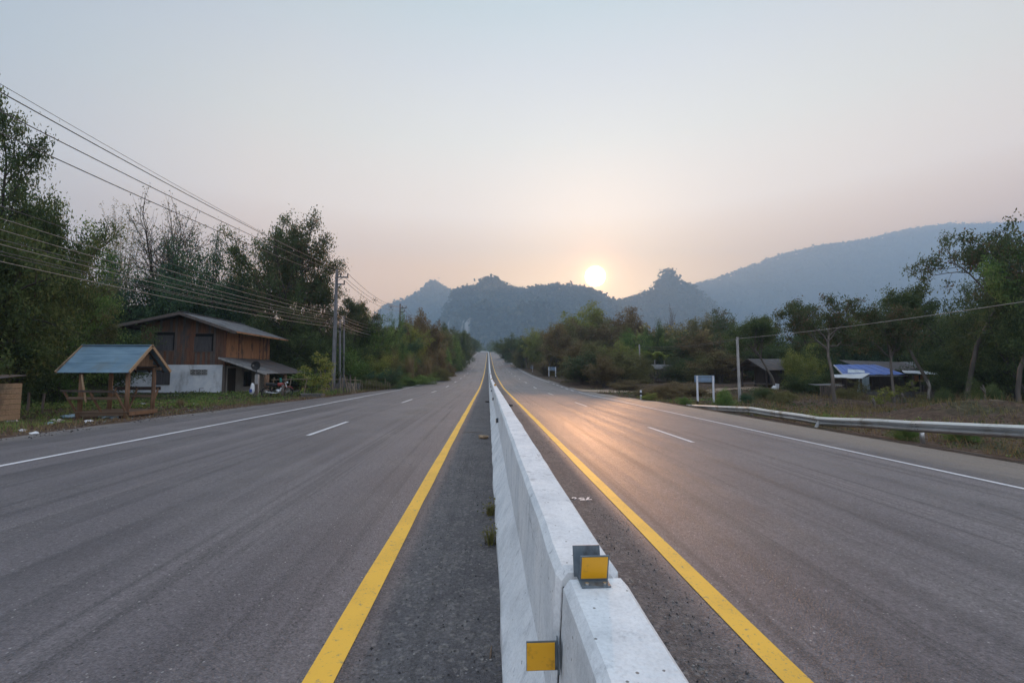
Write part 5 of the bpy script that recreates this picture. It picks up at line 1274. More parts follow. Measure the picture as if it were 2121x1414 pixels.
# --- far left: the big leafy trees beside the shelter
tree('dense', 0, -6, 21.0, 330, 250, 'dark', 'tallest dark leafy tree at the left edge, reaching above the power lines', bark='bark_dark')
tree('dense', 1, -70, 18.0, 400, 300, 'dark', 'dark leafy tree cut by the left photo edge', bark='bark_dark')
tree('dense', 2, 75, 24.0, 470, 230, 'green', 'big mid-green feathery tree behind the board shed')
tree('dense', 0, 112, 26.0, 560, 170, 'olive', 'olive leafy tree whose right edge hangs toward the bamboo', rz_=2.2)
tree('dense', 1, 30, 24.0, 560, 260, 'dark', 'dark leafy tree low in the left thicket')
tree('round', 0, 168, 36.5, 612, 110, 'dark', 'dark rounded tree above the shelter roof, left of the house', bark='bark_dark')
tree('round', 1, 110, 27.0, 640, 200, 'dark', 'dark rounded tree behind the two fence stakes', bark='bark_dark')
tree('round', 2, 20, 22.0, 690, 190, 'dark', 'dark bushy tree behind the tan board shed', bark='bark_dark')
for i, (px, Y, tp, w, lab) in enumerate(((126, 24.0, 640, 90, 'left of the three slender pale-trunked trees behind the shelter'), (137, 24.6, 600, 100, 'middle of the three slender pale-trunked trees behind the shelter'), (150, 25.3, 610, 110, 'right of the three slender pale-trunked trees behind the shelter'))):
    tree('tall', i % 2, px, Y, tp, w, 'olive', lab, bark='bark_pale', group='slender pale trees behind the shelter')
# --- behind the house
def bamboo(px, Y, top, wpx, label):
    rg = np.random.default_rng(44); p = gp(px, Y); H = at(px, top, Y)[2] - p[2]; W_ = wpx / F * Y
    t = thing('bamboo_clump', p, label, 'bamboo'); mb = MB(p); tips = []
    for k in range(34):
        a = rg.uniform(0, 6.28); o = rg.uniform(.05, .5); sp = rg.uniform(.1, .5) * W_; h = H * rg.uniform(.72, 1.03)
        pts = [p + np.array([math.cos(a) * (o + sp * f ** 2.2), math.sin(a) * (o + sp * f ** 2.2), h * (f - .06 * f ** 4)]) for f in np.linspace(0, 1, 9)]
        mb.tube(pts, list(np.linspace(.035, .006, 9)), 4, cap=False)
        for f in np.linspace(.28, 1, 26):
            q = f * 8; i = min(int(q), 7); tips.append(pts[i] + (pts[i + 1] - pts[i]) * (q - i) + rg.normal(0, .10, 3))
    mb.build('culms', M['bamboo_dry'], t, smooth=True)
    c, tint = clusters(np.array(tips) - p, 8, .16, rg, 1.0); link('foliage', quads_mesh('foliage', leaf_quads(c, .22 * rg.uniform(.6, 1.2, len(c)), rg, .2, .5), LV['olive'], tint), t)
bamboo(238, 43.0, 412, 80, 'tall feathery bamboo clump left of the bare trees')
tree('bare', 0, 330, 47.0, 452, 150, 'rust', 'bare twiggy tree just right of the bamboo', rz_=1.0, bark='bark_dark')
tree('bare', 1, 400, 46.0, 432, 165, 'rust', 'tallest bare twiggy tree above the house roof', rz_=3.0, bark='bark_dark')
tree('bare', 2, 452, 48.0, 492, 140, 'rust', 'smaller bare twiggy tree left of the tall airy tree', rz_=5.0, bark='bark_dark')
for px, Y, tp, w, lf, v, lab in ((235, 40.0, 600, 170, 'blue', 0, 'dark rounded tree left behind the house roof'), (315, 42.0, 560, 200, 'blue', 1, 'deep green domed tree straight above the house ridge'), (405, 43.0, 556, 210, 'blue', 2, 'largest deep green domed tree behind the right roof slope'),
                                 (490, 44.0, 595, 170, 'blue', 0, 'deep green tree between the dome and the airy tree'), (180, 41.0, 640, 160, 'dark', 1, 'dark low tree left of the house eave'), (360, 45.0, 615, 220, 'dark', 0, 'dark tree filling the gap behind the house ridge'),
                                 (560, 43.0, 630, 170, 'dark', 2, 'dark tree under the airy tree, above the lean-to'), (620, 45.0, 640, 150, 'dark', 1, 'dark rounded tree left of the nearest utility pole'), (590, 41.0, 700, 140, 'dark', 0, 'dark bushy tree behind the drying frame'), (655, 44.0, 690, 110, 'dark', 2, 'dark bush behind the sapling at the utility pole'),
                                 (530, 42.0, 680, 120, 'dark', 1, 'dark bushy tree between the house and the drying frame')):
    tree('round', v, px, Y, tp, w, lf, lab, bark='bark_dark')
tree('tall', 0, 612, 43.0, 478, 150, 'rust', 'tall airy tree with visible limbs left of the utility pole', rz_=.6, bark='bark_dark')
tree('tall', 1, 545, 45.0, 492, 140, 'dark', 'tall airy tree with a dark crown behind the first one', rz_=2.6, bark='bark_dark')
tree('airy', 2, 622, 44.0, 590, 130, 'rust', 'spreading side-branched tree below the tall airy tree', rz_=4.0, bark='bark_dark')
tree('sapling', 0, 648, 31.2, 738, 74, 'yellow', 'leafy yellow-green sapling in front of the nearest utility pole')
tree('sapling', 1, 640, 31.8, 770, 60, 'green', 'lower green sapling beside the concrete trough')
tree('bare', 1, 676, 50.0, 612, 34, 'rust', 'thin bare sapling against the sky left of the utility pole', rz_=.3)
tree('airy', 1, 718, 49.0, 628, 74, 'rust', 'small airy tree with curling twigs right of the utility pole', rz_=1.2)
tree('bare', 0, 748, 52.0, 634, 70, 'brown', 'bare reddish shrub against the sky above the bank', 'shrub')
# --- the left bank along the road
bank = [(690, 45, 722, 70, 'round', 'dark'), (722, 44, 738, 60, 'bush', 'green'), (742, 47, 700, 74, 'round', 'dark'), (760, 50, 672, 70, 'scrub', 'green'), (776, 46, 748, 54, 'bush', 'yellow'), (785, 54, 668, 66, 'round', 'green'), (800, 50, 735, 62, 'bush', 'olive'), (808, 58, 684, 70, 'round', 'blue'), (790, 44, 765, 64, 'round', 'blue'),
        (826, 56, 722, 56, 'bush', 'green'), (838, 66, 690, 60, 'scrub', 'yellow'), (848, 58, 752, 48, 'bush', 'brown'), (858, 74, 676, 54, 'scrub', 'brown'), (872, 84, 664, 56, 'bare', 'brown'), (868, 62, 742, 44, 'bush', 'olive'), (884, 78, 664, 48, 'scrub', 'brown'), (896, 72, 735, 44, 'bush', 'brown'),
        (902, 96, 682, 50, 'tall', 'dark'), (915, 88, 722, 40, 'bush', 'green'), (922, 110, 690, 44, 'round', 'dark'), (936, 105, 712, 36, 'bush', 'green'), (944, 130, 694, 46, 'round', 'dark'), (930, 140, 678, 40, 'tall', 'rust'), (956, 160, 702, 34, 'round', 'dark'), (962, 200, 700, 30, 'scrub', 'rust'), (970, 240, 704, 30, 'umbrella', 'dark'), (978, 300, 706, 28, 'umbrella', 'dark'), (984, 380, 712, 22, 'round', 'dark'), (951, 110, 738, 24, 'bush', 'dark'), (905, 64, 765, 40, 'bush', 'olive'), (880, 54, 778, 44, 'bush', 'green'), (835, 50, 778, 44, 'bush', 'green'), (815, 46, 790, 40, 'bush', 'green'), (770, 42, 790, 44, 'bush', 'olive'),
        (750, 43, 785, 40, 'bush', 'dark'), (924, 82, 756, 26, 'bush', 'brown'), (914, 100, 700, 40, 'scrub', 'olive'), (948, 190, 690, 40, 'tall', 'rust'), (890, 120, 690, 50, 'tall', 'rust')]
bank_words = {'round': 'rounded %s tree', 'bush': '%s bush', 'scrub': 'brushy %s tree', 'tall': 'upright %s tree', 'bare': 'twiggy %s tree', 'umbrella': 'flat-topped %s tree', 'airy': 'spreading %s tree'}
cw = {'dark': 'dark green', 'green': 'mid-green', 'yellow': 'yellow-green', 'olive': 'olive', 'blue': 'deep green', 'brown': 'brown', 'rust': 'rusty green'}
def where_left(px):
    return ('on the bank by the pair of grey poles' if px < 745 else 'on the bank right of the pair of grey poles' if px < 795 else 'on the bank below the second crossarmed pole' if px < 850 else 'on the bank below the third crossarmed pole' if px < 893 else 'on the bank short of the concrete drive' if px < 930 else 'beside the concrete drive mouth on the left' if px < 953 else 'above the yellow bend sign' if px < 968 else 'at the far left road bend')
for i, (px, Y, tp, w, k, lf) in enumerate(bank):
    low = ' low' if tp > 735 else ''
    tree(k, i % 3, px, Y, tp, w * 1.15, lf, ((bank_words[k] % cw[lf]) + low + ' ' + where_left(px)).replace('  ', ' '), 'bush' if k == 'bush' else 'tree', 'shrubs and trees on the left bank', bark='bark_dark' if k == 'round' else 'bark')
def grass_clump(p, H, W_, n, mat_, label, name='grass_clump', seed=1, cat='grass clump', bw=.012, group=None):
    rg = np.random.default_rng(seed); a = rg.uniform(0, 6.28, n); h = H * rg.uniform(.45, 1.05, n); o = rg.uniform(0, .22, n) * W_; sp = rg.uniform(.05, .5, n) * W_
    b = np.stack([np.cos(a) * o, np.sin(a) * o, 0 * a - .02], 1); m_ = np.stack([np.cos(a) * (o + sp * .35), np.sin(a) * (o + sp * .35), h * .6], 1); e = np.stack([np.cos(a) * (o + sp), np.sin(a) * (o + sp), h * .97], 1)
    s = np.stack([-np.sin(a), np.cos(a), 0 * a], 1) * bw
    V = np.concatenate([np.stack([b - s, b + s, m_ + s * .8, m_ - s * .8], 1), np.stack([m_ - s * .8, m_ + s * .8, e + s * .1, e - s * .1], 1)]); tt = np.clip(np.tile(rg.normal(.5, .22, n), 2), 0, 1)
    o_ = link(name, quads_mesh(name, V, LV[mat_], tt)); o_.location = p; return tag(o_, label, cat, group)
for px, Y, tp, n, mt, lab in ((848, 52, 728, 260, 'straw', 'tall dry grass clump with pale plumes on the left bank'), (888, 60, 738, 200, 'straw', 'second tall dry grass clump, further along the left bank'), (375, 20.5, 833, 160, 'straw', 'round straw-coloured grass tuft between the shelter and the house'), (852, 50, 775, 200, 'olive', 'green grass clump at the foot of the tall dry plumes')):
    p = gp(px, Y); H = at(px, tp, Y)[2] - p[2]; grass_clump(p, max(H, .4), max(.5, H * .5), n, mt, lab, seed=px, bw=.02 if Y > 30 else .008)

# --- right side: thicket beyond the dirt track
tree('scrub', 0, 1206, 104.0, 648, 96, 'yellow', 'tallest bright yellow-green tree in the thicket under the sun', rz_=.4)
tree('scrub', 1, 1236, 104.0, 672, 90, 'olive', 'olive tree just right of the bright yellow-green one')
tree('bare', 2, 1246, 112.0, 662, 80, 'brown', 'reddish twiggy crown right behind the bright yellow-green tree')
tree('scrub', 2, 1305, 106.0, 656, 84, 'brown', 'tall brown brushy tree left of the far concrete pole')
tree('umbrella', 0, 1068, 150.0, 700, 62, 'dark', 'flat-topped dark tree standing at the far right road edge', bark='bark_dark')
tree('scrub', 0, 1108, 118.0, 692, 44, 'yellow', 'pale yellow-green tree right of the flat-topped dark tree', rz_=2.0)
tree('bare', 1, 1403, 105.0, 640, 36, 'brown', 'lone leafless trunk sticking up behind the far thicket', rz_=2.0)
tree('round', 1, 1350, 75.0, 688, 70, 'dark', 'dark domed tree above the small grey-roofed hut', bark='bark_dark')
thick = [(1042, 215, 712, 30, 'round', 'dark'), (1052, 185, 706, 30, 'round', 'dark'), (1034, 330, 714, 22, 'round', 'dark'), (1086, 150, 706, 40, 'scrub', 'olive'), (1092, 128, 702, 36, 'tall', 'dark'), (1124, 126, 696, 46, 'scrub', 'olive'), (1140, 112, 690, 46, 'round', 'olive'), (1150, 88, 686, 56, 'scrub', 'brown'), (1164, 90, 680, 54, 'scrub', 'olive'), (1178, 96, 682, 60, 'scrub', 'brown'), (1192, 98, 684, 66, 'scrub', 'olive'), (1160, 80, 712, 60, 'round', 'olive'), (1188, 66, 722, 72, 'scrub', 'brown'),
         (1215, 100, 690, 76, 'scrub', 'olive'), (1240, 98, 690, 80, 'scrub', 'brown'), (1262, 108, 684, 76, 'scrub', 'olive'), (1282, 104, 686, 76, 'scrub', 'brown'), (1302, 100, 694, 66, 'round', 'olive'), (1270, 62, 722, 70, 'scrub', 'yellow'), (1228, 60, 724, 70, 'scrub', 'olive'), (1198, 58, 738, 60, 'scrub', 'rust'), (1250, 53, 746, 56, 'scrub', 'brown'), (1290, 55, 738, 64, 'scrub', 'olive'), (1170, 66, 748, 60, 'bush', 'olive'), (1152, 92, 736, 50, 'bush', 'brown'), (1128, 100, 734, 44, 'bush', 'olive'), (1118, 124, 728, 36, 'bush', 'brown'), (1094, 136, 726, 34, 'bush', 'olive'), (1080, 130, 728, 30, 'bush', 'olive'), (1060, 170, 722, 26, 'bush', 'dark'), (1048, 220, 722, 22, 'bush', 'dark'),
         (1310, 58, 738, 60, 'bush', 'olive'), (1330, 76, 700, 60, 'scrub', 'olive'), (1322, 72, 690, 60, 'tall', 'green'), (1376, 78, 696, 60, 'round', 'green'), (1396, 84, 690, 60, 'scrub', 'olive'), (1420, 80, 684, 66, 'scrub', 'olive'), (1446, 84, 676, 70, 'scrub', 'olive'), (1474, 78, 668, 80, 'round', 'olive'), (1500, 80, 664, 76, 'scrub', 'rust'), (1432, 66, 716, 76, 'round', 'rust'), (1440, 64, 706, 80, 'scrub', 'rust'), (1470, 62, 702, 80, 'scrub', 'brown'), (1500, 62, 706, 76, 'scrub', 'rust'), (1430, 60, 744, 76, 'round', 'rust'), (1465, 58, 740, 70, 'bush', 'olive'), (1495, 56, 738, 70, 'scrub', 'brown'), (1420, 60, 750, 46, 'bush', 'dark'), (1520, 66, 690, 76, 'round', 'dark'), (1545, 68, 682, 80, 'round', 'dark'),
         (1570, 62, 676, 80, 'round', 'dark'), (1600, 66, 668, 90, 'airy', 'dark'), (1560, 58, 710, 80, 'round', 'dark'), (1600, 58, 716, 80, 'round', 'dark'), (1640, 60, 690, 90, 'round', 'dark')]
def where_right(px):
    return ('at the far right road edge' if px < 1062 else 'between the flat-topped tree and the round sign' if px < 1105 else 'behind the far two-post sign back' if px < 1160 else 'left of the bright yellow-green tree' if px < 1204 else 'below the sun, right of the bright yellow-green tree' if px < 1262 else 'left of the far concrete pole' if px < 1318 else 'around the small grey-roofed hut' if px < 1400 else 'between the small hut and slim pole' if px < 1515 else 'behind the brown hut')
for i, (px, Y, tp, w, k, lf) in enumerate(thick):
    lim = 1162 if Y < 86 else 1113 if Y < 118 else 0; px = max(px, int(lim + w * .72) if lim else px)
    low = ' low' if tp > 728 else ''
    tree(k, (i + 1) % 3, px, Y, tp, w * 1.2, lf, ((bank_words[k] % cw[lf]) + low + ' ' + where_right(px)).replace('  ', ' '), 'bush' if k == 'bush' else 'tree', 'thicket on the right side', bark='bark_dark' if k == 'round' else 'bark')
def banana(px, Y, top, label, seed, group=None):
    rg = np.random.default_rng(seed); p = gp(px, Y, .2); H = at(px, top, Y)[2] - p[2]; t = thing('banana_plant', p, label, 'banana plant', group)
    mb = MB(p); mb.tube([p, p + (0, 0, H * .55)], [.12, .08], 7); mb.build('stem', M['bark_pale'], t, smooth=True)
    for k in range(7):
        a = rg.uniform(0, 6.28); L = H * rg.uniform(.45, .65); u_ = np.array([math.cos(a), math.sin(a), 0]); v_ = np.array([-math.sin(a), math.cos(a), 0]); w_ = L * .13
        sp_ = [p + np.array([0, 0, H * .5]) + u_ * L * f * (.35 + .45 * f) + np.array([0, 0, L * (1.1 * f - .75 * f * f)]) for f in np.linspace(0, 1, 6)]
        wd_ = [.1, .8, 1, .9, .6, .05]; mb = MB(p); vs = []
        for q, x in zip(sp_, wd_): vs += [q - v_ * w_ * x, q + (0, 0, .03), q + v_ * w_ * x]
        mb.add(vs, [(i * 3 + j, i * 3 + j + 1, i * 3 + j + 4, i * 3 + j + 3) for i in range(5) for j in range(2)]); o = mb.build('leaf', LV['yellow'], t)
        at_ = o.data.attributes.new('tint', 'FLOAT', 'FACE'); at_.data.foreach_set('value', [.3] * len(o.data.polygons))
banana(1357, 67.0, 708, 'left yellow-green banana plant above the small hut', 1); banana(1377, 68.0, 712, 'right yellow-green banana plant above the small hut', 2)

# --- right side: the trees round the huts
tree('airy', 0, 1728, 30.6, 612, 185, 'rust', 'airy tree with a leaning pale trunk left of the blue roof', rz_=('lean', 60))
tree('airy', 1, 1851, 31.2, 644, 130, 'rust', 'airy forked tree standing in front of the blue roof', rz_=('lean', 50))
tree('airy', 2, 2000, 31.0, 485, 250, 'rust', 'largest spreading tree with a leaning trunk at the right', rz_=('lean', 0))
tree('airy', 0, 2108, 27.0, 500, 210, 'green', 'spreading tree cut by the right photo edge', rz_=('lean', 0))
tree('airy', 1, 1930, 34.0, 600, 150, 'dark', 'airy dark tree between the slatted shed and the largest tree', rz_=3.7)
tree('airy', 1, 1606, 43.5, 662, 110, 'dark', 'leaning dark tree beside the brown hut wall', rz_=4.4)
for px, Y, tp, w, lf, v, lab in ((2060, 38.0, 610, 190, 'dark', 0, 'dark dense tree mass behind the boulder'), (2118, 36.0, 585, 190, 'dark', 1, 'dark dense tree at the right photo edge'), (1990, 44.0, 640, 170, 'dark', 2, 'dark dense tree right of the slatted shed'), (1935, 52.0, 660, 150, 'dark', 0, 'dark tree behind the grey-roofed shed, right part'), (1870, 56.0, 672, 150, 'dark', 1, 'dark tree behind the grey-roofed shed, middle part'), (1800, 58.0, 680, 140, 'blue', 2, 'deep green tree behind the blue roof'),
                                 (1745, 56.0, 700, 120, 'blue', 0, 'deep green tree left behind the blue roof'), (1700, 52.0, 690, 120, 'dark', 1, 'dark tree behind the round bright bush'), (2030, 33.0, 720, 130, 'dark', 1, 'dark low tree at the trunk of the largest tree'), (2100, 31.0, 700, 150, 'dark', 2, 'dark low tree over the earth bank'), (1975, 40.0, 730, 90, 'dark', 0, 'dark bushy tree beside the plank table')):
    tree('round', v, px, Y, tp, w, lf, lab, bark='bark_dark')
tree('scrub', 1, 1755, 60.0, 668, 50, 'yellow', 'narrow yellow-green tree behind the leaning pale trunk', rz_=1.0)
tree('bush', 0, 1658, 44.5, 730, 80, 'yellow', 'round bright green bush between the brown hut and the zinc lean-to', 'bush')
for px, Y, tp, w, lf, k, lab in ((1648, 40.0, 782, 44, 'dark', 'bush', 'dark bush below the round bright one'), (1690, 39.0, 780, 50, 'dark', 'bush', 'dark bush left of the low coop'), (1828, 27.5, 806, 40, 'yellow', 'sapling', 'yellow-green sprouting shrub on the bare soil behind the rail'), (1785, 35.2, 788, 40, 'olive', 'sapling', 'sparse shrub in front of the tarpaulin'), (1868, 34.8, 790, 40, 'yellow', 'sapling', 'thin yellowish shrub in front of the yard wall'),
                                 (1496, 27.2, 812, 44, 'green', 'bush', 'low green weed bush right of the two-post sign'), (1545, 30.2, 816, 26, 'blue', 'bush', 'bluish low plant at the foot of the slim pole'), (1412, 28.6, 828, 28, 'green', 'bush', 'yellow-flowered low weed at the guard rail start'), (1345, 32.5, 816, 26, 'yellow', 'bush', 'low weed beside the guide post'), (1385, 36.0, 800, 70, 'brown', 'bush', 'dry brown bush right of the guide post'),
                                 (1360, 38.0, 803, 60, 'brown', 'bush', 'dry brown bush behind the guide post'), (1420, 38.0, 796, 70, 'brown', 'bush', 'dry brown bush left of the two-post sign'), (1300, 47.5, 790, 60, 'brown', 'bush', 'dry bush on the corner of the dirt track'), (1955, 26.0, 812, 40, 'dark', 'bush', 'dark bush below the largest tree trunk'), (2040, 22.0, 800, 60, 'dark', 'bush', 'dark bush on the earth bank'), (1890, 26.0, 815, 36, 'olive', 'sapling', 'sparse olive shrub on the earth bank'), (1620, 31.0, 812, 50, 'olive', 'bush', 'olive weed bush below the brown hut'), (1580, 33.0, 806, 46, 'dark', 'bush', 'dark weed bush right of the slim pole'), (1752, 33.0, 806, 50, 'olive', 'bush', 'olive weed bush under the leaning pale trunk'), (1985, 13.0, 888, 60, 'green', 'bush', 'green weeds under the guard rail, near the right edge'), (1872, 13.2, 896, 50, 'green', 'bush', 'green weeds under the guard rail by its standing post'), (1700, 17.3, 872, 36, 'green', 'bush', 'green weeds under the guard rail by the leaning post')):
    tree(k, px % 3, px, Y, tp, w, lf, lab, 'bush')
for px, Y, h, ln, lab in ((1921, 33.2, 1.5, .25, 'crooked pale tree stump left of the largest tree'), (1872, 30.0, .7, -.1, 'short dark stump on the bare soil'), (1894, 34.0, 1.3, -.15, 'thin crooked stump beside the plank table'), (1949, 31.0, .9, .12, 'weathered stump below the largest tree'), (1808, 26.5, .8, .05, 'charred stump under the sprouting shrub'), (2012, 29.0, 1.1, -.3, 'leaning dead branch on the bank'), (2037, 20.0, .9, .1, 'thin dead stick on the earth bank')):
    p = gp(px, Y); m = MB(p); q_ = .45 if px > 2005 else 1; m.tube([p - (0, 0, .1), p + (ln * .2, 0, h * .35), p + (ln * .9, .05, h * .7), p + (ln * .7, .1, h)], [.10 * q_, .085 * q_, .075 * q_, .05 * q_], 7); m.tube([p + (ln * .6, .03, h * .55), p + (ln * .6 - .22, 0, h * .9)], [.05, .02], 5); tag(m.build('tree_stump', M['bark' if ln < .2 else 'bark_pale'], None, smooth=True), lab, 'stump')
for px, Y, tp, w, v, lab in ((2125, 28.0, 520, 200, 1, 'dense dark tree cut by the right photo edge, above the bank'), (2040, 38.0, 640, 170, 0, 'dense dark tree between the slatted shed and the right edge')):
    tree('dense', v, px, Y, tp, w, 'dark', lab, bark='bark_dark')
# weeds at the barrier foot
for x, y, h, n, lab, sd_ in ((.035, 4.95, .13, 70, 'brown-green weed tuft at the left barrier foot, further of the two', 3), (.03, 4.12, .14, 80, 'brown-green weed tuft at the left barrier foot, nearer of the two', 4)):
    t = thing('weed_tuft', (x, y, 0.0), lab, 'weed'); o = grass_clump((0, 0, 0), h, .20, n, 'olive', None, 'blades', sd_, None, .004); o.parent = t
    if 'category' in o: del o['category']
    rg = np.random.default_rng(sd_); c = rg.normal(0, .05, (60, 3)) + [0, 0, h * .55]; l = link('leaf_spray', quads_mesh('leaf_spray', leaf_quads(c, .03 * rg.uniform(.6, 1.3, 60), rg, .5), LV['olive'], rg.uniform(.2, .9, 60)), t)

# ------------------------------------------------------------------ masses nobody could count
def wood(name, label, pts, size, hgt, n, mat_, seed, leaf=.5):
    rg = np.random.default_rng(seed); k = len(pts); s = size * rg.uniform(.6, 1.3, (k, 1, 1)); h = hgt * rg.uniform(.65, 1.2, (k, 1))
    u_ = unit(rg.normal(size=(k, n, 3))) * rg.uniform(.35, 1, (k, n, 1)) ** .5
    c = pts[:, None, :] + u_ * s * np.array([.5, .5, 0]); c[..., 2] += h * (.52 + .48 * u_[..., 2])
    V = leaf_quads(c.reshape(-1, 3), leaf * rg.uniform(.6, 1.5, k * n), rg, .6)
    t = np.clip(np.repeat(rg.uniform(.1, .9, (k, 1)), n, 1) + rg.normal(0, .14, (k, n)), 0, 1).reshape(-1)
    tag(link(name, quads_mesh(name, V, LV[mat_], t)), label, kind='stuff')
def scatter(n, xr, yr, seed, cond=None):
    rg = np.random.default_rng(seed); X = rg.uniform(*xr, n); Y = rg.uniform(*yr, n)
    if cond is not None: k = cond(X, Y); X, Y = X[k], Y[k]
    return np.stack([X, Y, ground(X, Y)], 1)
wood('woods', 'dark wood on the hillside behind the house', scatter(190, (-80, -30), (32, 75), 1, lambda X, Y: (X < -.72 * Y - 6) | (Y > 55)), 6, 4.0, 170, 'dark', 1, .55)
wood('woods', 'dark undergrowth closing the view behind the left trees', scatter(150, (-48, -20), (23, 31.5), 2, lambda X, Y: X < -.86 * Y - 1.0), 3.0, 3.0, 170, 'dark', 2, .28)
wood('woods', 'wood on the left bank behind the roadside shrubs', scatter(240, (-60, -14), (55, 420), 3, lambda X, Y: (X < -13 - .02 * Y) & ((X > -30) | (Y > 90))), 6, 4.6, 130, 'rust', 3, .6)
wood('woods', 'brown-green wood behind the right thicket', scatter(420, (14, 150), (72, 420), 4, lambda X, Y: (X > 16 + .01 * Y) & (X < 16 + .55 * Y)), 6, 8.0, 130, 'olive', 4, .6)
wood('woods', 'dark wood behind the huts on the right', scatter(260, (48, 170), (52, 120), 5, lambda X, Y: X > .62 * Y + 8), 7, 9.0, 150, 'dark', 5, .6)
wood('woods', 'dark undergrowth at the far right behind the bank', scatter(120, (38, 62), (28, 40), 6, lambda X, Y: X > 1.12 * Y), 4, 4.0, 170, 'dark', 6, .32)
wood('woods', 'distant hazy wood closing the end of the road', scatter(330, (-90, 90), (455, 640), 7, lambda X, Y: (np.abs(X - cx(Y)) > 13) | (Y > 560)), 9, 11, 90, 'dark', 7, 1.1)
wood('woods', 'wood at the foot of the karst mountains', scatter(520, (-350, 700), (500, 760), 8, lambda X, Y: np.abs(X) > 40), 12, 13, 45, 'forest', 8, 2.0)
def verge(name, label, n, xr, yr, h, mat_, seed, cond, w=.006, patch=.5, thr=-.1):
    rg = np.random.default_rng(seed); X = rg.uniform(*xr, n); Y = yr[0] + (yr[1] - yr[0]) * rg.random(n) ** 1.25
    k = cond(X, Y) & (fbm(X * patch, Y * patch + seed, 3) > thr); X, Y = X[k], Y[k]; n = len(X); Z = ground(X, Y)
    P_ = np.stack([X, Y, Z], 1); hh = h * rg.uniform(.35, 1.15, n); a = rg.uniform(0, 6.28, n); s = np.stack([np.cos(a), np.sin(a), 0 * a], 1) * (w * (1 + Y / 14))[:, None]
    ln = rg.normal(0, .35, (n, 2)); e = P_ + np.stack([ln[:, 0] * hh, ln[:, 1] * hh, hh], 1)
    tag(link(name, quads_mesh(name, np.stack([P_ - s - [0, 0, .02], P_ + s - [0, 0, .02], e], 1), LV[mat_], rg.uniform(0, 1, n))), label, kind='stuff')
def cover(name, label, n, xr, yr, h, size, mat_, seed, cond, patch=.5, thr=0.0, flat=.3):
    rg = np.random.default_rng(seed); X = rg.uniform(*xr, n); Y = yr[0] + (yr[1] - yr[0]) * rg.random(n) ** 1.25
    f = fbm(X * patch, Y * patch + seed * 3.1, 3); k = cond(X, Y) & (f > thr); X, Y, f = X[k], Y[k], f[k]; n = len(X)
    c = np.stack([X, Y, ground(X, Y) + .01 + h * rg.random(n) * np.clip((f - thr) * 3, .1, 1)], 1)
    tag(link(name, quads_mesh(name, leaf_quads(c, size * rg.uniform(.5, 1.4, n) * (.8 + Y / 40), rg, .55, 0, flat), LV[mat_], np.clip(rg.uniform(0, 1, n), 0, 1))), label, kind='stuff')
Lc = lambda X, Y: (X < -EL(Y) - .35) & ~((X > -14.8) & (X < -11.9) & (Y > 15.6) & (Y < 18.5)) & ~((X > -26) & (X < -14.8) & (Y > 31.2) & (Y < 39))
Rc = lambda X, Y: (X > ER(Y) + .25) & ~((Y > 43.8) & (Y < 49) & (X < 54))
verge('grass', 'green and dry grass on the left verge', 26000, (-26, -9), (11, 46), .22, 'green', 11, lambda X, Y: Lc(X, Y) & (X < -EL(Y) - 1.1), thr=-.02)
verge('grass', 'straw grass along the left road edge', 9000, (-14, -8.5), (12, 60), .20, 'straw', 12, Lc, thr=-.15)
verge('grass', 'thin grass and dry stalks on the right verge', 22000, (9, 40), (8, 50), .24, 'olive', 13, Rc, thr=.05)
verge('grass', 'straw stalks on the right verge', 26000, (9, 44), (8, 50), .42, 'brown', 14, Rc, thr=-.05)
cover('weeds', 'leafy green weeds on the left verge', 26000, (-24, -10.6), (11, 40), .30, .075, 'green', 15, lambda X, Y: Lc(X, Y) & (X < -EL(Y) - 1.9), thr=.04)
cover('weeds', 'dark leafy weeds between shelter and house', 20000, (-30, -11.5), (12, 34), .32, .08, 'dark', 16, lambda X, Y: Lc(X, Y) & (X < -EL(Y) - 2.0), .4, .08)
cover('weeds', 'low dark weeds on the right verge', 52000, (10, 46), (9, 48), .42, .08, 'rust', 17, lambda X, Y: Rc(X, Y) & (X > ER(Y) + .6), .35, .04)
cover('weeds', 'green weeds in the ditch behind the guard rail', 9000, (12.4, 17), (8, 34), .28, .07, 'green', 18, Rc, .6, .1)
cover('leaf_litter', 'dead leaves and dirt strewn on the left verge', 15000, (-17, -9.5), (10.5, 40), .03, .055, 'litter', 19, Lc, .6, -.2, .9)
cover('leaf_litter', 'dead leaves strewn on the right bank', 14000, (11, 36), (8, 44), .03, .06, 'litter', 20, Rc, .5, -.1, .9)
rgp = np.random.default_rng(21)
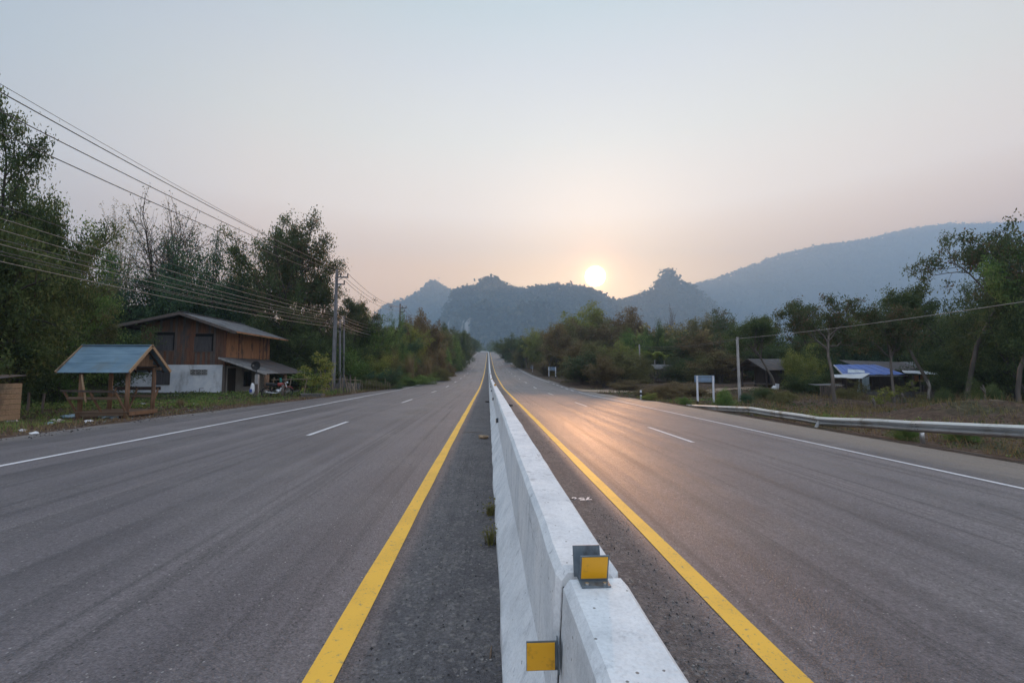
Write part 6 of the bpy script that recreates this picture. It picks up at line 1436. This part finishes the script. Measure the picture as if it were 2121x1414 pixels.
def pebbles(name, label, n, xa, xb, ya, yb, smin, smax, mat_, seed):
    rg = np.random.default_rng(seed); X = xa + (xb - xa) * rg.random(n) ** .8; Y = ya + (yb - ya) * rg.random(n) ** 1.6
    k = fbm(X * 1.7, Y * .8 + seed, 3) > -.12; X, Y = X[k], Y[k]; n = len(X)
    s = rg.uniform(smin, smax, n) * (rg.random(n) ** 2 + .35); c = np.stack([X, Y, road_z(X, Y) + s * .35], 1)
    o6 = np.array([(1, 0, 0), (-1, 0, 0), (0, 1, 0), (0, -1, 0), (0, 0, .7), (0, 0, -.7)], float)
    V6 = c[:, None, :] + (o6[None] * rg.uniform(.55, 1.1, (n, 6, 1))) * s[:, None, None]
    tri = [(0, 2, 4), (2, 1, 4), (1, 3, 4), (3, 0, 4), (2, 0, 5), (1, 2, 5), (3, 1, 5), (0, 3, 5)]
    V = np.stack([V6[:, t_, :] for t_ in tri], 1).reshape(-1, 3, 3)
    tag(link(name, quads_mesh(name, V, LV['litter'], np.repeat(rg.random(n), 8)) if False else quads_mesh(name, V, mat_, np.repeat(rg.random(n), 8))), label, kind='stuff')
PB = leafmat('grit_stones', [(.03, .028, .03), (.07, .065, .065), (.15, .13, .12), (.34, .32, .30)], 0.0, .9)
pebbles('gravel', 'loose grit on the median strip left of the barrier', 9000, -.68, .05, 1.0, 22, .002, .009, PB, 22)
pebbles('gravel', 'loose grit on the median strip right of the barrier', 11000, 1.45, .66, 1.0, 22, .002, .010, PB, 23)
pebbles('gravel', 'loose stones at the edge of the left shoulder', 2500, -12.3, -10.4, 10, 24, .01, .03, PB, 24)

# labels of alike trees: told apart by their order along the road
from collections import defaultdict
dd = defaultdict(list)
for o in sc.objects:
    if o.get('group') in ('shrubs and trees on the left bank', 'thicket on the right side'): dd[o['label']].append(o)
for lab, L_ in dd.items():
    if len(L_) < 2: continue
    L_.sort(key=lambda o: o.location.x / o.location.y)
    names = {2: ('left one', 'right one'), 3: ('left one', 'middle one', 'right one')}.get(len(L_)) or (['leftmost'] + [w + ' from left' for w in ('second', 'third', 'fourth', 'fifth', 'sixth')][:len(L_) - 2] + ['rightmost'])
    for o, w in zip(L_, names): o['label'] = lab + ', ' + w
